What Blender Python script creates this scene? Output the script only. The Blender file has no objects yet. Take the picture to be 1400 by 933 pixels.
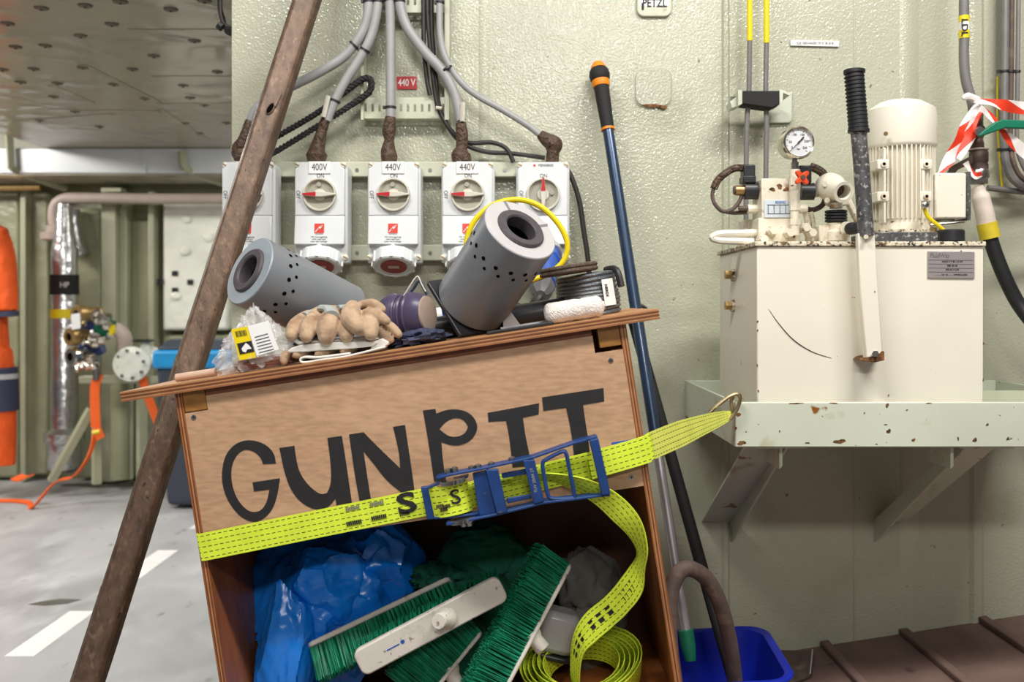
import bpy, bmesh, math, random
from mathutils import Vector, Matrix, noise
random.seed(7)
PI = math.pi
S = bpy.context.scene
COL = S.collection
# ------------------------------------------------------------------ camera, world, lights, exposure
F = 1300.0            # focal length in pixels of the 1400 px wide frame
HZ = 418.0            # pixel row of the horizon
CH = 1.2              # camera height
cd = bpy.data.cameras.new('camera'); cam = bpy.data.objects.new('camera', cd); COL.objects.link(cam)
cd.sensor_width = 36; cd.lens = F * 36 / 1400
cd.shift_y = -(466.5 - HZ) / 1400
cd.clip_start = .05
cam.location = (0, 0, CH); cam.rotation_euler = (PI / 2, 0, 0)
cd.dof.use_dof = True; cd.dof.focus_distance = 1.95; cd.dof.aperture_fstop = 4.0
S.camera = cam
w = bpy.data.worlds.new('world'); S.world = w; w.use_nodes = True
w.node_tree.nodes['Background'].inputs[0].default_value = (1, .98, .94, 1)
w.node_tree.nodes['Background'].inputs[1].default_value = .125
def area(name, loc, aim, sx, sy, power, col=(1, .97, .92)):
    l = bpy.data.lights.new(name, 'AREA'); l.shape = 'RECTANGLE'; l.size = sx; l.size_y = sy
    l.energy = power; l.color = col
    o = bpy.data.objects.new(name, l); COL.objects.link(o); o.location = loc
    o.rotation_euler = (Vector(aim) - Vector(loc)).to_track_quat('-Z', 'Y').to_euler()
    return o
area('ceiling_tube_light', (1.25, .55, 3.5), (.95, 1.9, .9), 1.3, .22, 74)
area('ceiling_tube_light', (-.85, .35, 3.5), (-.35, 1.9, .9), 1.3, .22, 60)
area('ceiling_tube_light', (.5, -2.4, 3.2), (.2, 1.9, .7), 1.3, .22, 50)
area('ceiling_tube_light', (-2.0, 3.9, 2.19), (-2.0, 3.9, 0), 1.2, .2, 34)
area('ceiling_tube_light', (-4.2, 5.0, 2.5), (-3.4, 5.6, .6), 1.2, .3, 52)
area('ceiling_tube_light', (-1.1, 5.6, 2.19), (-1.2, 5.9, 0), .7, .2, 14)
vs = S.view_settings
vs.view_transform = 'Standard'; vs.look = 'None'; vs.exposure = .0; vs.gamma = 1; vs.use_curve_mapping = False
# ------------------------------------------------------------------ helpers
def P(px, py, Y):
    return Vector(((px - 700) / F * Y, Y, CH - (py - HZ) / F * Y))
WM = {}
def lin(c):
    c = [x / 255 for x in c]
    return tuple((x / 12.92 if x <= .04045 else ((x + .055) / 1.055) ** 2.4) for x in c) + (1,)
MATS = {}
def mat(name, col, rough=.5, metal=0, var=.08, vs=6, bump=0, bs=150, bd=.002, spots=(), coat=0, stretch=(1, 1, 1),
        trans=0, alpha=1, sub=0, spec=.5, sheen=0, rid=0, cr_=.12, bdet=3):
    m = bpy.data.materials.new(name); m.use_nodes = True
    nt = m.node_tree; N = nt.nodes; L = nt.links
    b = N['Principled BSDF']
    tc = N.new('ShaderNodeTexCoord'); mp = N.new('ShaderNodeMapping'); mp.inputs['Scale'].default_value = stretch
    L.new(tc.outputs['Object'], mp.inputs[0])
    nz = N.new('ShaderNodeTexNoise'); nz.inputs['Scale'].default_value = vs; nz.inputs['Detail'].default_value = 5
    L.new(mp.outputs[0], nz.inputs[0])
    base = lin(col)
    mix = N.new('ShaderNodeMix'); mix.data_type = 'RGBA'
    mix.inputs['A'].default_value = tuple(min(1, x * (1 - var)) for x in base[:3]) + (1,)
    mix.inputs['B'].default_value = tuple(min(1, x * (1 + var)) for x in base[:3]) + (1,)
    mr = N.new('ShaderNodeMapRange'); mr.inputs[1].default_value = .35; mr.inputs[2].default_value = .65
    L.new(nz.outputs[0], mr.inputs[0]); L.new(mr.outputs[0], mix.inputs['Factor'])
    out = mix.outputs['Result']
    for i, (sc, ssc, lo, hi) in enumerate(spots):
        n2 = N.new('ShaderNodeTexNoise'); n2.inputs['Scale'].default_value = ssc; n2.inputs['Detail'].default_value = 4
        n2.noise_dimensions = '4D'; n2.inputs['W'].default_value = 3.3 + i * 7.7
        L.new(mp.outputs[0], n2.inputs['Vector'])
        r2 = N.new('ShaderNodeMapRange'); r2.inputs[1].default_value = lo; r2.inputs[2].default_value = hi
        L.new(n2.outputs[0], r2.inputs[0])
        mx = N.new('ShaderNodeMix'); mx.data_type = 'RGBA'; mx.inputs['B'].default_value = lin(sc)
        L.new(r2.outputs[0], mx.inputs['Factor']); L.new(out, mx.inputs['A']); out = mx.outputs['Result']
    L.new(out, b.inputs['Base Color'])
    b.inputs['Roughness'].default_value = rough; b.inputs['Metallic'].default_value = metal
    b.inputs['Coat Weight'].default_value = coat; b.inputs['Coat Roughness'].default_value = cr_
    b.inputs['Transmission Weight'].default_value = trans; b.inputs['Alpha'].default_value = alpha
    b.inputs['Subsurface Weight'].default_value = sub; b.inputs['Specular IOR Level'].default_value = spec
    b.inputs['Subsurface Radius'].default_value = (.02, .02, .02)
    b.inputs['Sheen Weight'].default_value = sheen
    if bump:
        n3 = N.new('ShaderNodeTexNoise'); n3.inputs['Scale'].default_value = bs; n3.inputs['Detail'].default_value = bdet
        L.new(mp.outputs[0], n3.inputs[0])
        if rid:
            n3.noise_type = 'RIDGED_MULTIFRACTAL'; n3.inputs['Detail'].default_value = 1.2; n3.inputs['Distortion'].default_value = .6
        bp = N.new('ShaderNodeBump'); bp.inputs['Strength'].default_value = bump; bp.inputs['Distance'].default_value = bd
        L.new(n3.outputs[0], bp.inputs['Height']); L.new(bp.outputs[0], b.inputs['Normal']); L.new(bp.outputs[0], b.inputs['Coat Normal'])
    MATS[name] = m
    return m
def webbing_mat(name, col):
    m = mat(name, col, rough=.7, var=.06, vs=30, bump=.35, bs=700, bd=.0006)
    nt = m.node_tree; N = nt.nodes; L = nt.links; b = N['Principled BSDF']
    src = b.inputs['Base Color'].links[0].from_socket
    uv = N.new('ShaderNodeUVMap'); sp = N.new('ShaderNodeSeparateXYZ'); L.new(uv.outputs[0], sp.inputs[0])
    def mth(op, a, bb=None, c=None):
        n = N.new('ShaderNodeMath'); n.operation = op
        for i, v in enumerate((a, bb, c)):
            if v is None: continue
            if isinstance(v, (int, float)): n.inputs[i].default_value = v
            else: L.new(v, n.inputs[i])
        return n.outputs[0]
    v = mth('MULTIPLY', sp.outputs[1], 5.0)
    d = mth('ABSOLUTE', mth('SUBTRACT', mth('FRACT', mth('ADD', v, .0)), .5))      # 5 stitched rows
    row = mth('LESS_THAN', d, .075)
    dash = mth('LESS_THAN', mth('FRACT', mth('MULTIPLY', sp.outputs[0], 95)), .62)
    edge = mth('MULTIPLY', mth('GREATER_THAN', sp.outputs[1], .04), mth('LESS_THAN', sp.outputs[1], .96))
    k = mth('MULTIPLY', mth('MULTIPLY', row, dash), edge)
    mx = N.new('ShaderNodeMix'); mx.data_type = 'RGBA'; mx.inputs['B'].default_value = lin((35, 40, 20))
    L.new(k, mx.inputs['Factor']); L.new(src, mx.inputs['A']); L.new(mx.outputs['Result'], b.inputs['Base Color'])
    return m
def stripe_mat(name, c1, c2, su, sv):
    m = mat(name, c1, rough=.4, var=.03); nt = m.node_tree; N = nt.nodes; L = nt.links; b = N['Principled BSDF']
    src = b.inputs['Base Color'].links[0].from_socket
    uv = N.new('ShaderNodeUVMap'); sp = N.new('ShaderNodeSeparateXYZ'); L.new(uv.outputs[0], sp.inputs[0])
    a = N.new('ShaderNodeMath'); a.operation = 'MULTIPLY'; a.inputs[1].default_value = su; L.new(sp.outputs[0], a.inputs[0])
    c = N.new('ShaderNodeMath'); c.operation = 'MULTIPLY_ADD'; c.inputs[1].default_value = sv
    L.new(sp.outputs[1], c.inputs[0]); L.new(a.outputs[0], c.inputs[2])
    f = N.new('ShaderNodeMath'); f.operation = 'FRACT'; L.new(c.outputs[0], f.inputs[0])
    g = N.new('ShaderNodeMath'); g.operation = 'GREATER_THAN'; g.inputs[1].default_value = .5; L.new(f.outputs[0], g.inputs[0])
    mx = N.new('ShaderNodeMix'); mx.data_type = 'RGBA'; mx.inputs['B'].default_value = lin(c2)
    L.new(g.outputs[0], mx.inputs['Factor']); L.new(src, mx.inputs['A']); L.new(mx.outputs['Result'], b.inputs['Base Color'])
    return m
def tag(o, label=None, cat=None, group=None, kind=None):
    if label: o['label'] = label
    if cat: o['category'] = cat
    if group: o['group'] = group
    if kind: o['kind'] = kind
    return o
def thing(name, label, cat, loc=(0, 0, 0), M=None, group=None):
    o = bpy.data.objects.new(name, None); COL.objects.link(o); o.empty_display_size = .05
    W = M if M is not None else Matrix.Translation(loc)
    o.matrix_world = W; WM[o.name] = W.copy()
    return tag(o, label, cat, group)
def cr(pts, k=8, closed=False):
    pts = [Vector(p) for p in pts]; n = len(pts); out = []
    rng = range(n) if closed else range(n - 1)
    for i in rng:
        if closed: a, b, c, d = pts[(i - 1) % n], pts[i], pts[(i + 1) % n], pts[(i + 2) % n]
        else: a, b, c, d = pts[max(i - 1, 0)], pts[i], pts[i + 1], pts[min(i + 2, n - 1)]
        for j in range(k):
            t = j / k
            out.append(.5 * ((2 * b) + (c - a) * t + (2 * a - 5 * b + 4 * c - d) * t * t + (3 * b - a - 3 * c + d) * t ** 3))
    if not closed: out.append(pts[-1])
    return out
def frame(d):
    d = Vector(d).normalized()
    up = Vector((0, 0, 1)) if abs(d.z) < .9 else Vector((1, 0, 0))
    x = up.cross(d).normalized(); y = d.cross(x)
    return Matrix((x, y, d)).transposed().to_4x4()     # columns x,y,d : local z -> d
class MB:
    def __init__(s): s.v = []; s.f = []; s.uv = {}
    def add(s, vs, fs, M=None, uvs=None):
        o = len(s.v)
        for p in vs:
            p = Vector(p); s.v.append(M @ p if M is not None else p)
        for i, f in enumerate(fs):
            if uvs: s.uv[len(s.f)] = uvs[i]
            s.f.append([o + k for k in f])
        return s
    def box(s, x0, x1, y0, y1, z0, z1, M=None):
        v = [(x, y, z) for x in (x0, x1) for y in (y0, y1) for z in (z0, z1)]
        return s.add(v, [(0, 1, 3, 2), (4, 6, 7, 5), (0, 4, 5, 1), (2, 3, 7, 6), (0, 2, 6, 4), (1, 5, 7, 3)], M)
    def lathe(s, prof, M=None, n=24, a0=0, a1=2 * PI, caps=True):
        full = abs(a1 - a0 - 2 * PI) < 1e-6; cols = n if full else n + 1
        v = []; f = []
        for r, z in prof:
            for i in range(cols):
                a = a0 + (a1 - a0) * i / n; v.append((r * math.cos(a), r * math.sin(a), z))
        m = len(prof)
        for j in range(m - 1):
            for i in range(n):
                i2 = (i + 1) % cols
                f.append((j * cols + i, j * cols + i2, (j + 1) * cols + i2, (j + 1) * cols + i))
        if full and caps and not (m == 2 and prof[0][0] == 0 and prof[0][1] == prof[1][1]):
            if prof[0][0] > 1e-6: f.append(tuple(range(cols))[::-1])
            if prof[-1][0] > 1e-6: f.append(tuple((m - 1) * cols + i for i in range(cols)))
        return s.add(v, f, M)
    def cyl(s, p0, p1, r0, r1=None, n=16):
        p0 = Vector(p0); p1 = Vector(p1); r1 = r0 if r1 is None else r1
        M = Matrix.Translation(p0) @ frame(p1 - p0)
        return s.lathe([(r0, 0), (r1, (p1 - p0).length)], M, n)
    def tube(s, pts, r, n=10, closed=False, sq=1.0):
        pts = [Vector(p) for p in pts]; m = len(pts)
        rr = r if isinstance(r, (list, tuple)) else [r] * m
        T = []
        for i in range(m):
            a = pts[(i - 1) % m] if (closed or i > 0) else pts[0]
            b = pts[(i + 1) % m] if (closed or i < m - 1) else pts[-1]
            T.append((b - a).normalized())
        x = frame(T[0]).col[0].to_3d(); v = []; f = []
        for i in range(m):
            x = (x - T[i] * x.dot(T[i])).normalized(); y = T[i].cross(x)
            for k in range(n):
                a = 2 * PI * k / n; v.append(pts[i] + (x * math.cos(a) + y * math.sin(a) * sq) * rr[i])
        for i in range(m if closed else m - 1):
            for k in range(n):
                j = (i + 1) % m
                f.append((i * n + k, i * n + (k + 1) % n, j * n + (k + 1) % n, j * n + k))
        if not closed:
            f.append(tuple(range(n))[::-1]); f.append(tuple((m - 1) * n + k for k in range(n)))
        return s.add(v, f)
    def prism(s, poly, z0, z1, M=None):
        n = len(poly)
        v = [(x, y, z0) for x, y in poly] + [(x, y, z1) for x, y in poly]
        f = [tuple(range(n))[::-1], tuple(range(n, 2 * n))] + [(i, (i + 1) % n, n + (i + 1) % n, n + i) for i in range(n)]
        return s.add(v, f, M)
    def pxp(s, poly, Y, depth):          # outline at distance Y, extruded to Y+depth, true size
        a = [P(x, y, Y) for x, y in poly]
        n = len(a); v = a + [p + Vector((0, depth, 0)) for p in a]
        f = [tuple(range(n)), tuple(range(n, 2 * n))[::-1]] + [((i + 1) % n, i, n + i, n + (i + 1) % n) for i in range(n)]
        return s.add(v, f)
    def ball(s, c, r, M=None, n=16, m=10):
        r = (r, r, r) if isinstance(r, (int, float)) else r
        T = Matrix.Translation(c) @ Matrix.Diagonal((*r, 1))
        if M is not None: T = M @ T
        return s.lathe([(math.sin(PI * j / m), -math.cos(PI * j / m)) for j in range(m + 1)], T, n)
    def ribbon(s, pts, wv, th=.0012):
        pts = [Vector(p) for p in pts]; wv = [Vector(a) for a in wv]; n = len(pts); v = []; L = 0; Ls = []
        for i in range(n):
            t = (pts[min(i + 1, n - 1)] - pts[max(i - 1, 0)]).normalized()
            nn = t.cross(wv[i]).normalized() * th * .5
            v += [pts[i] - wv[i] - nn, pts[i] + wv[i] - nn, pts[i] + wv[i] + nn, pts[i] - wv[i] + nn]
            if i: L += (pts[i] - pts[i - 1]).length
            Ls.append(L)
        f = []; u = []
        for i in range(n - 1):
            a, b = 4 * i, 4 * i + 4
            for k, (v0, v1) in enumerate(((0, 1), (1, 1), (1, 0), (0, 0))):
                k2 = (k + 1) % 4
                f.append((a + k, a + k2, b + k2, b + k)); u.append(((Ls[i], v0), (Ls[i], v1), (Ls[i + 1], v1), (Ls[i + 1], v0)))
        f.append((3, 2, 1, 0)); u.append(((0, 0),) * 4); e = 4 * (n - 1); f.append((e, e + 1, e + 2, e + 3)); u.append(((0, 0),) * 4)
        return s.add(v, f, None, u)
    def build(s, name, m, parent=None, local=False, bevel=0, smooth=35, sub=0, remesh=0, label=None):
        me = bpy.data.meshes.new(name)
        vv = s.v; loc = None
        if parent is None:
            mn = [min(p[i] for p in vv) for i in range(3)]; mxx = [max(p[i] for p in vv) for i in range(3)]
            loc = Vector(((mn[0] + mxx[0]) / 2, (mn[1] + mxx[1]) / 2, mn[2]))
            vv = [p - loc for p in vv]
        me.from_pydata([tuple(p) for p in vv], [], s.f)
        if s.uv:
            ul = me.uv_layers.new(name='UVMap')
            for p in me.polygons:
                if p.index in s.uv:
                    for k, li in enumerate(p.loop_indices): ul.data[li].uv = s.uv[p.index][k]
        bm = bmesh.new(); bm.from_mesh(me); bmesh.ops.recalc_face_normals(bm, faces=bm.faces); bm.to_mesh(me); bm.free()
        me.materials.append(MATS[m] if isinstance(m, str) else m)
        if smooth:
            me.shade_smooth(); me.set_sharp_from_angle(angle=math.radians(smooth))
        o = bpy.data.objects.new(name, me); COL.objects.link(o)
        return finish(o, parent, local, loc, bevel, sub, remesh, label)
def finish(o, parent, local, loc=None, bevel=0, sub=0, remesh=0, label=None):
    if parent is not None:
        o.parent = parent
        if local: WM[o.name] = WM[parent.name].copy()
        else:
            o.matrix_parent_inverse = WM[parent.name].inverted(); WM[o.name] = Matrix.Identity(4)
    else:
        o.location = loc or (0, 0, 0); WM[o.name] = Matrix.Translation(loc or (0, 0, 0))
    if remesh:
        r = o.modifiers.new('remesh', 'REMESH'); r.mode = 'VOXEL'; r.voxel_size = remesh; r.use_smooth_shade = True
        sm = o.modifiers.new('smooth', 'SMOOTH'); sm.iterations = 2; sm.factor = .5
    if bevel:
        b = o.modifiers.new('bevel', 'BEVEL'); b.width = bevel; b.segments = 2; b.limit_method = 'ANGLE'; b.angle_limit = math.radians(40)
        b.harden_normals = False
    if sub:
        q = o.modifiers.new('sub', 'SUBSURF'); q.levels = sub; q.render_levels = sub
    if label: o['label'] = label
    return o
FACE = Matrix.Rotation(PI / 2, 4, 'X')            # text plane turned to face the camera side (-Y)
TXT = {}
def text(s, size, m, parent, M, name='lettering', local=False, sx=1.0, ext=.0003, bold=0):
    key = (s, bold)
    if key not in TXT:
        c = bpy.data.curves.new('t', 'FONT'); c.body = s; c.align_x = 'CENTER'; c.align_y = 'CENTER'; c.size = 1
        c.extrude = .01; c.resolution_u = 3; c.offset = bold
        o = bpy.data.objects.new('t', c); COL.objects.link(o); bpy.context.view_layer.update()
        me = bpy.data.meshes.new_from_object(o.evaluated_get(bpy.context.evaluated_depsgraph_get()))
        bpy.data.objects.remove(o); TXT[key] = me
    me = TXT[key].copy(); me.name = name
    me.transform(M @ Matrix.Diagonal((size * sx, size, ext / .01, 1)))
    me.materials.clear(); me.materials.append(MATS[m])
    o = bpy.data.objects.new(name, me); COL.objects.link(o)
    return finish(o, parent, local)
def at(px, py, Y, rot=0):        # matrix for flat print facing the camera at a point
    return Matrix.Translation(P(px, py, Y)) @ Matrix.Rotation(rot, 4, 'Y') @ FACE
def rrect(w, h, r, n=5):
    out = []
    for cx, cy, a0 in ((w / 2 - r, h / 2 - r, 0), (-w / 2 + r, h / 2 - r, PI / 2), (-w / 2 + r, -h / 2 + r, PI), (w / 2 - r, -h / 2 + r, 1.5 * PI)):
        for i in range(n + 1):
            a = a0 + PI / 2 * i / n; out.append((cx + r * math.cos(a), cy + r * math.sin(a)))
    return out
def pts(Y, *pp):                   # pixel polyline; each item (px,py) or (px,py,Y)
    return [P(p[0], p[1], p[2] if len(p) > 2 else Y) for p in pp]
# ------------------------------------------------------------------ materials
mat('sage', (183, 184, 163), rough=.3, var=.06, vs=2.2, bump=.6, bs=190, bd=.0020, coat=.55, cr_=.07, bdet=.6,
    spots=(((150, 146, 118), 2.6, .58, .8), ((120, 105, 70), 60, .70, .74)))
mat('sage_plain', (196, 199, 178), rough=.35, var=.06, vs=5, bump=.15, bs=120, bd=.002, spots=(((140, 120, 80), 14, .68, .74),))
mat('sage_rust', (206, 212, 194), rough=.32, var=.05, vs=4, bump=.08, bs=90, bd=.002,
    spots=(((168, 160, 118), 9, .60, .70), ((140, 86, 30), 17, .665, .70), ((60, 40, 25), 60, .69, .72)))
mat('far_wall', (142, 142, 112), rough=.4, var=.12, vs=2.5, bump=.4, bs=9, bd=.03)
mat('far_panel', (158, 160, 130), rough=.33, var=.12, vs=3, bump=.6, bs=7, bd=.03)
mat('far_white', (244, 246, 232), rough=.25, var=.06, vs=4, bump=.6, bs=9, bd=.03)
mat('far_post', (176, 178, 150), rough=.35, var=.08, vs=4, bump=.2, bs=20, bd=.01)
mat('ceiling', (170, 163, 144), rough=.24, var=.08, vs=1.6, bump=.5, bs=4, bd=.04, rid=1)
mat('ceiling_dark', (58, 54, 50), rough=.8)
mat('pin', (106, 98, 84), rough=.4, metal=.3)
mat('floor', (184, 185, 186), rough=.42, var=.08, vs=2.4, bump=.05, bs=30, bd=.002,
    spots=(((150, 150, 151), 3.2, .50, .75), ((206, 207, 208), 5, .52, .72), ((140, 140, 140), 18, .64, .74)), stretch=(1, .5, 1))
mat('floor_white', (246, 246, 244), rough=.45, var=.03)
mat('stain', (96, 95, 90), rough=.25, var=.15, vs=12)
mat('ramp', (118, 95, 87), rough=.85, var=.12, vs=9, bump=.6, bs=420, bd=.0015, spots=(((152, 122, 108), 5, .58, .75), ((70, 55, 50), 16, .66, .76)))
mat('cream', (236, 230, 214), rough=.36, var=.03, vs=5, spots=(((150, 112, 62), 40, .70, .73), ((60, 45, 35), 80, .72, .74)), coat=.15)
mat('cream_dirty', (232, 224, 204), rough=.42, var=.08, vs=26, bump=.12, bs=60, bd=.002, spots=(((164, 124, 84), 36, .58, .70), ((84, 60, 42), 70, .64, .70)))
mat('rust_edge', (224, 214, 190), rough=.6, var=.15, vs=30, spots=(((120, 92, 58), 90, .50, .60), ((48, 40, 34), 120, .56, .62)))
mat('rust', (124, 84, 44), rough=.9, var=.35, vs=120, spots=(((70, 50, 36), 90, .5, .6),))
mat('worn_dark', (92, 92, 94), rough=.5, metal=.4, var=.25, vs=30, spots=(((190, 186, 178), 110, .55, .66), ((64, 64, 68), 150, .56, .66)))
mat('black_rubber', (34, 34, 37), rough=.5, var=.12, vs=40)
mat('black_plastic', (40, 40, 44), rough=.38, var=.1, vs=40)
mat('soft_black', (28, 28, 29), rough=.75)
mat('ink', (30, 29, 31), rough=.7, var=.15, vs=50)
mat('void', (10, 9, 9), rough=.9, spec=.05)
mat('steel', (176, 174, 170), rough=.28, metal=1, var=.08, vs=40)
mat('chrome', (214, 208, 196), rough=.18, metal=1, var=.06, vs=40)
mat('zinc', (198, 184, 150), rough=.3, metal=1, var=.12, vs=50)
mat('brass', (180, 150, 100), rough=.4, metal=.8, var=.15, vs=60)
mat('foil', (206, 206, 206), rough=.27, metal=.85, var=.08, vs=8, bump=.5, bs=16, bd=.02)
mat('duct', (226, 230, 232), rough=.4, metal=.1, var=.05, vs=2)
mat('pink_grey', (184, 168, 158), rough=.45, var=.08, vs=6)
mat('rust_pole', (108, 86, 70), rough=.5, metal=.2, var=.25, vs=60, bump=.5, bs=220, bd=.0015, stretch=(1, 1, .5),
    spots=(((136, 112, 94), 90, .56, .68), ((66, 50, 40), 14, .55, .8), ((44, 34, 27), 140, .64, .70)))
mat('grey_cable', (160, 160, 160), rough=.42, var=.06, vs=20)
mat('grey_cable_dark', (118, 116, 114), rough=.45, var=.08, vs=20)
mat('black_cable', (44, 40, 38), rough=.5, var=.1, vs=30)
mat('brown_tape', (80, 60, 46), rough=.55, var=.3, vs=60, bump=1, bs=90, bd=.008, rid=1)
mat('socket_grey', (224, 227, 226), rough=.38, var=.02, vs=10, bump=.03, bs=300)
mat('socket_cover', (228, 232, 233), rough=.34, var=.02, vs=10)
mat('socket_ivory', (218, 214, 200), rough=.4, var=.04, vs=20)
mat('socket_recess', (168, 165, 150), rough=.5, var=.06, vs=20)
mat('white_label', (244, 244, 242), rough=.4, var=.01)
mat('red', (196, 26, 38), rough=.4, var=.05)
mat('logo_red', (222, 58, 46), rough=.4, var=.04)
mat('cap_red', (150, 28, 36), rough=.5, var=.1, vs=40)
mat('ply_face', (186, 148, 116), rough=.62, var=.12, vs=40, bump=.15, bs=260, bd=.001, stretch=(1, 1, 4),
    spots=(((150, 112, 84), 2.4, .56, .8), ((206, 168, 134), 5, .56, .75), ((120, 92, 72), 1.5, .63, .85)))
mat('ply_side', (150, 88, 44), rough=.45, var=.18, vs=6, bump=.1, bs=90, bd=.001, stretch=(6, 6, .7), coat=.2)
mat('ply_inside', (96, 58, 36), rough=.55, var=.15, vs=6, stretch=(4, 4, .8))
mat('ply_light', (178, 128, 84), rough=.55, var=.12, vs=20)
mat('ply_dark', (112, 62, 34), rough=.6, var=.15, vs=20)
mat('ply_mid', (142, 90, 56), rough=.55, var=.15, vs=20)
mat('block_wood', (146, 100, 44), rough=.5, var=.25, vs=24, stretch=(1, 1, 4))
webbing_mat('webbing', (220, 240, 60))
webbing_mat('webbing_old', (216, 222, 96))
mat('ratchet_blue', (22, 60, 120), rough=.42, var=.12, vs=40, bump=.15, bs=160, bd=.001, spots=(((92, 92, 100), 60, .70, .74),))
mat('cyl_grey', (128, 132, 138), rough=.42, metal=.15, var=.04, vs=12, spots=(((70, 66, 62), 46, .74, .77),))
mat('cyl_face', (150, 160, 168), rough=.45, var=.03, vs=14)
mat('cyl_face_pale', (190, 186, 186), rough=.45, var=.03, vs=14)
mat('cyl_ring', (74, 68, 72), rough=.6, var=.15, vs=40)
mat('yellow', (238, 212, 20), rough=.4, var=.03)
mat('yellow_tape', (214, 190, 50), rough=.5, var=.1, vs=40, bump=.3, bs=60)
mat('leather', (180, 152, 124), rough=.9, var=.16, vs=40, bump=.5, bs=200, bd=.0015, sheen=.15, spots=(((140, 108, 82), 26, .50, .68), ((205, 180, 150), 34, .56, .7)))
mat('cuff', (226, 222, 214), rough=.85, var=.05, vs=30, bump=.2, bs=400, bd=.0006)
mat('knit', (160, 166, 162), rough=.9, var=.08, vs=60, bump=.3, bs=500, bd=.0006)
mat('purple', (76, 68, 94), rough=.35, var=.12, vs=20)
mat('filter', (170, 150, 136), rough=.9, var=.06, vs=50)
mat('clear', (245, 245, 245), rough=.12, trans=.0, alpha=.26, bump=.8, bs=26, bd=.02, spec=.9)
mat('terracotta', (150, 104, 92), rough=.8, var=.2, vs=60)
mat('skin_wood', (206, 172, 150), rough=.55, var=.08, vs=20)
mat('wire', (128, 132, 138), rough=.38, metal=.8, var=.2, vs=300, bump=.7, bs=420, bd=.0012)
mat('brown_rope', (92, 78, 68), rough=.85, var=.3, vs=160, bump=.8, bs=260, bd=.002)
mat('fleece', (240, 232, 226), rough=.95, var=.05, vs=20, bump=1, bs=330, bd=.004, sheen=.4, spots=(((200, 196, 196), 18, .6, .75),))
mat('blue_plug', (34, 82, 176), rough=.4, var=.08)
mat('plug_grey', (96, 96, 98), rough=.5)
mat('pole_blue', (48, 66, 92), rough=.3, metal=.4, var=.08, vs=30, coat=.3)
mat('orange', (240, 140, 24), rough=.5)
mat('alu', (190, 188, 190), rough=.35, metal=.7, var=.06, vs=20)
mat('green_plastic', (18, 104, 76), rough=.45, var=.1)
mat('bin_blue', (20, 40, 170), rough=.35, var=.08, vs=8)
mat('hose_brown', (92, 76, 70), rough=.65, var=.18, vs=30, bump=.3, bs=90, spots=(((128, 108, 98), 26, .55, .7),))
mat('bag_blue', (16, 128, 234), rough=.27, var=.12, vs=9, spec=.7, bump=.25, bs=16, bd=.012, rid=1)
mat('bag_sky', (40, 150, 214), rough=.35, var=.1, vs=9)
mat('cloth_green', (14, 92, 72), rough=.9, var=.25, vs=16, bump=.4, bs=120, bd=.003)
mat('rag', (104, 104, 98), rough=.95, var=.2, vs=16, bump=.4, bs=160, bd=.003)
mat('bristle', (10, 128, 92), rough=.5, var=.3, vs=40)
mat('brush_white', (216, 210, 200), rough=.5, var=.05, vs=12, bump=.06, bs=90, spots=(((150, 138, 128), 90, .62, .68), ((176, 168, 158), 18, .55, .7)))
mat('jar', (206, 204, 206), rough=.3, alpha=.8, var=.05)
mat('coverall', (246, 96, 30), rough=.75, var=.1, vs=7, bump=.6, bs=14, bd=.03)
mat('navy', (60, 66, 92), rough=.7)
mat('reflect', (206, 206, 210), rough=.4)
mat('strap_orange', (246, 104, 34), rough=.65, var=.06)
mat('bin_grey', (62, 68, 80), rough=.45, var=.06)
mat('valve_blue', (40, 60, 120), rough=.4, var=.1)
mat('handle_green', (16, 112, 84), rough=.4, var=.08)
mat('valve_brown', (104, 88, 76), rough=.5, metal=.3, var=.2, vs=40, bump=.3, bs=80)
mat('star_orange', (240, 84, 34), rough=.4)
mat('dial', (222, 224, 226), rough=.4, var=.01)
mat('plate_metal', (186, 176, 176), rough=.35, metal=.5, var=.05)
mat('plate_blue', (206, 216, 224), rough=.4, var=.03)
mat('wrap', (222, 208, 196), rough=.5, var=.06, vs=30, bump=.5, bs=50)
stripe_mat('barrier', (248, 240, 238), (232, 62, 34), 7, .45)
# ------------------------------------------------------------------ the setting
WY = 2.55
fl = MB().box(-7, 4, -2.5, 6.75, -.05, 0).build('floor', 'floor', smooth=0); tag(fl, 'light grey painted steel deck', 'floor', kind='structure')
for y0 in (1.39, 2.32, 3.25, 4.18, 5.11):
    MB().box(-1.735, -1.635, y0, y0 + .48, .0, .0012).build('painted_dash', 'floor_white', fl, smooth=0)
def blob(cx, cy, rx, ry, seed, n=26):
    r = random.Random(seed); out = []
    ph = [r.uniform(0, 6) for _ in range(4)]
    for i in range(n):
        a = 2 * PI * i / n; k = 1 + .22 * math.sin(2 * a + ph[0]) + .14 * math.sin(3 * a + ph[1]) + .1 * math.sin(5 * a + ph[2])
        out.append((cx + rx * k * math.cos(a), cy + ry * k * math.sin(a)))
    return out
for (px, py, rx, ry, sd) in ((150, 663, .24, .12, 1), (186, 655, .12, .1, 3), (120, 648, .16, .08, 5), (70, 650, .2, .06, 8)):
    Y = F * CH / (py - HZ); X = (px - 700) / F * Y
    MB().prism(blob(X, Y, rx, ry, sd), 0, .001).build('wet_patch', 'stain', fl, smooth=0)
Y = F * CH / (824 - HZ); X = (75 - 700) / F * Y
MB().prism([(X - .095, Y - .03), (X - .02, Y - .045), (X + .06, Y - .02), (X + .095, Y + .035), (X, Y + .045), (X - .06, Y + .01)], 0, .001).build('dark_patch', 'stain', fl, smooth=0)
wb = MB().box(-.7513, 3.0, WY, WY + .12, 0, 3.0).build('wall_back', 'sage', smooth=0); tag(wb, 'glossy sage green painted steel bulkhead', 'wall', kind='structure')
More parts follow.
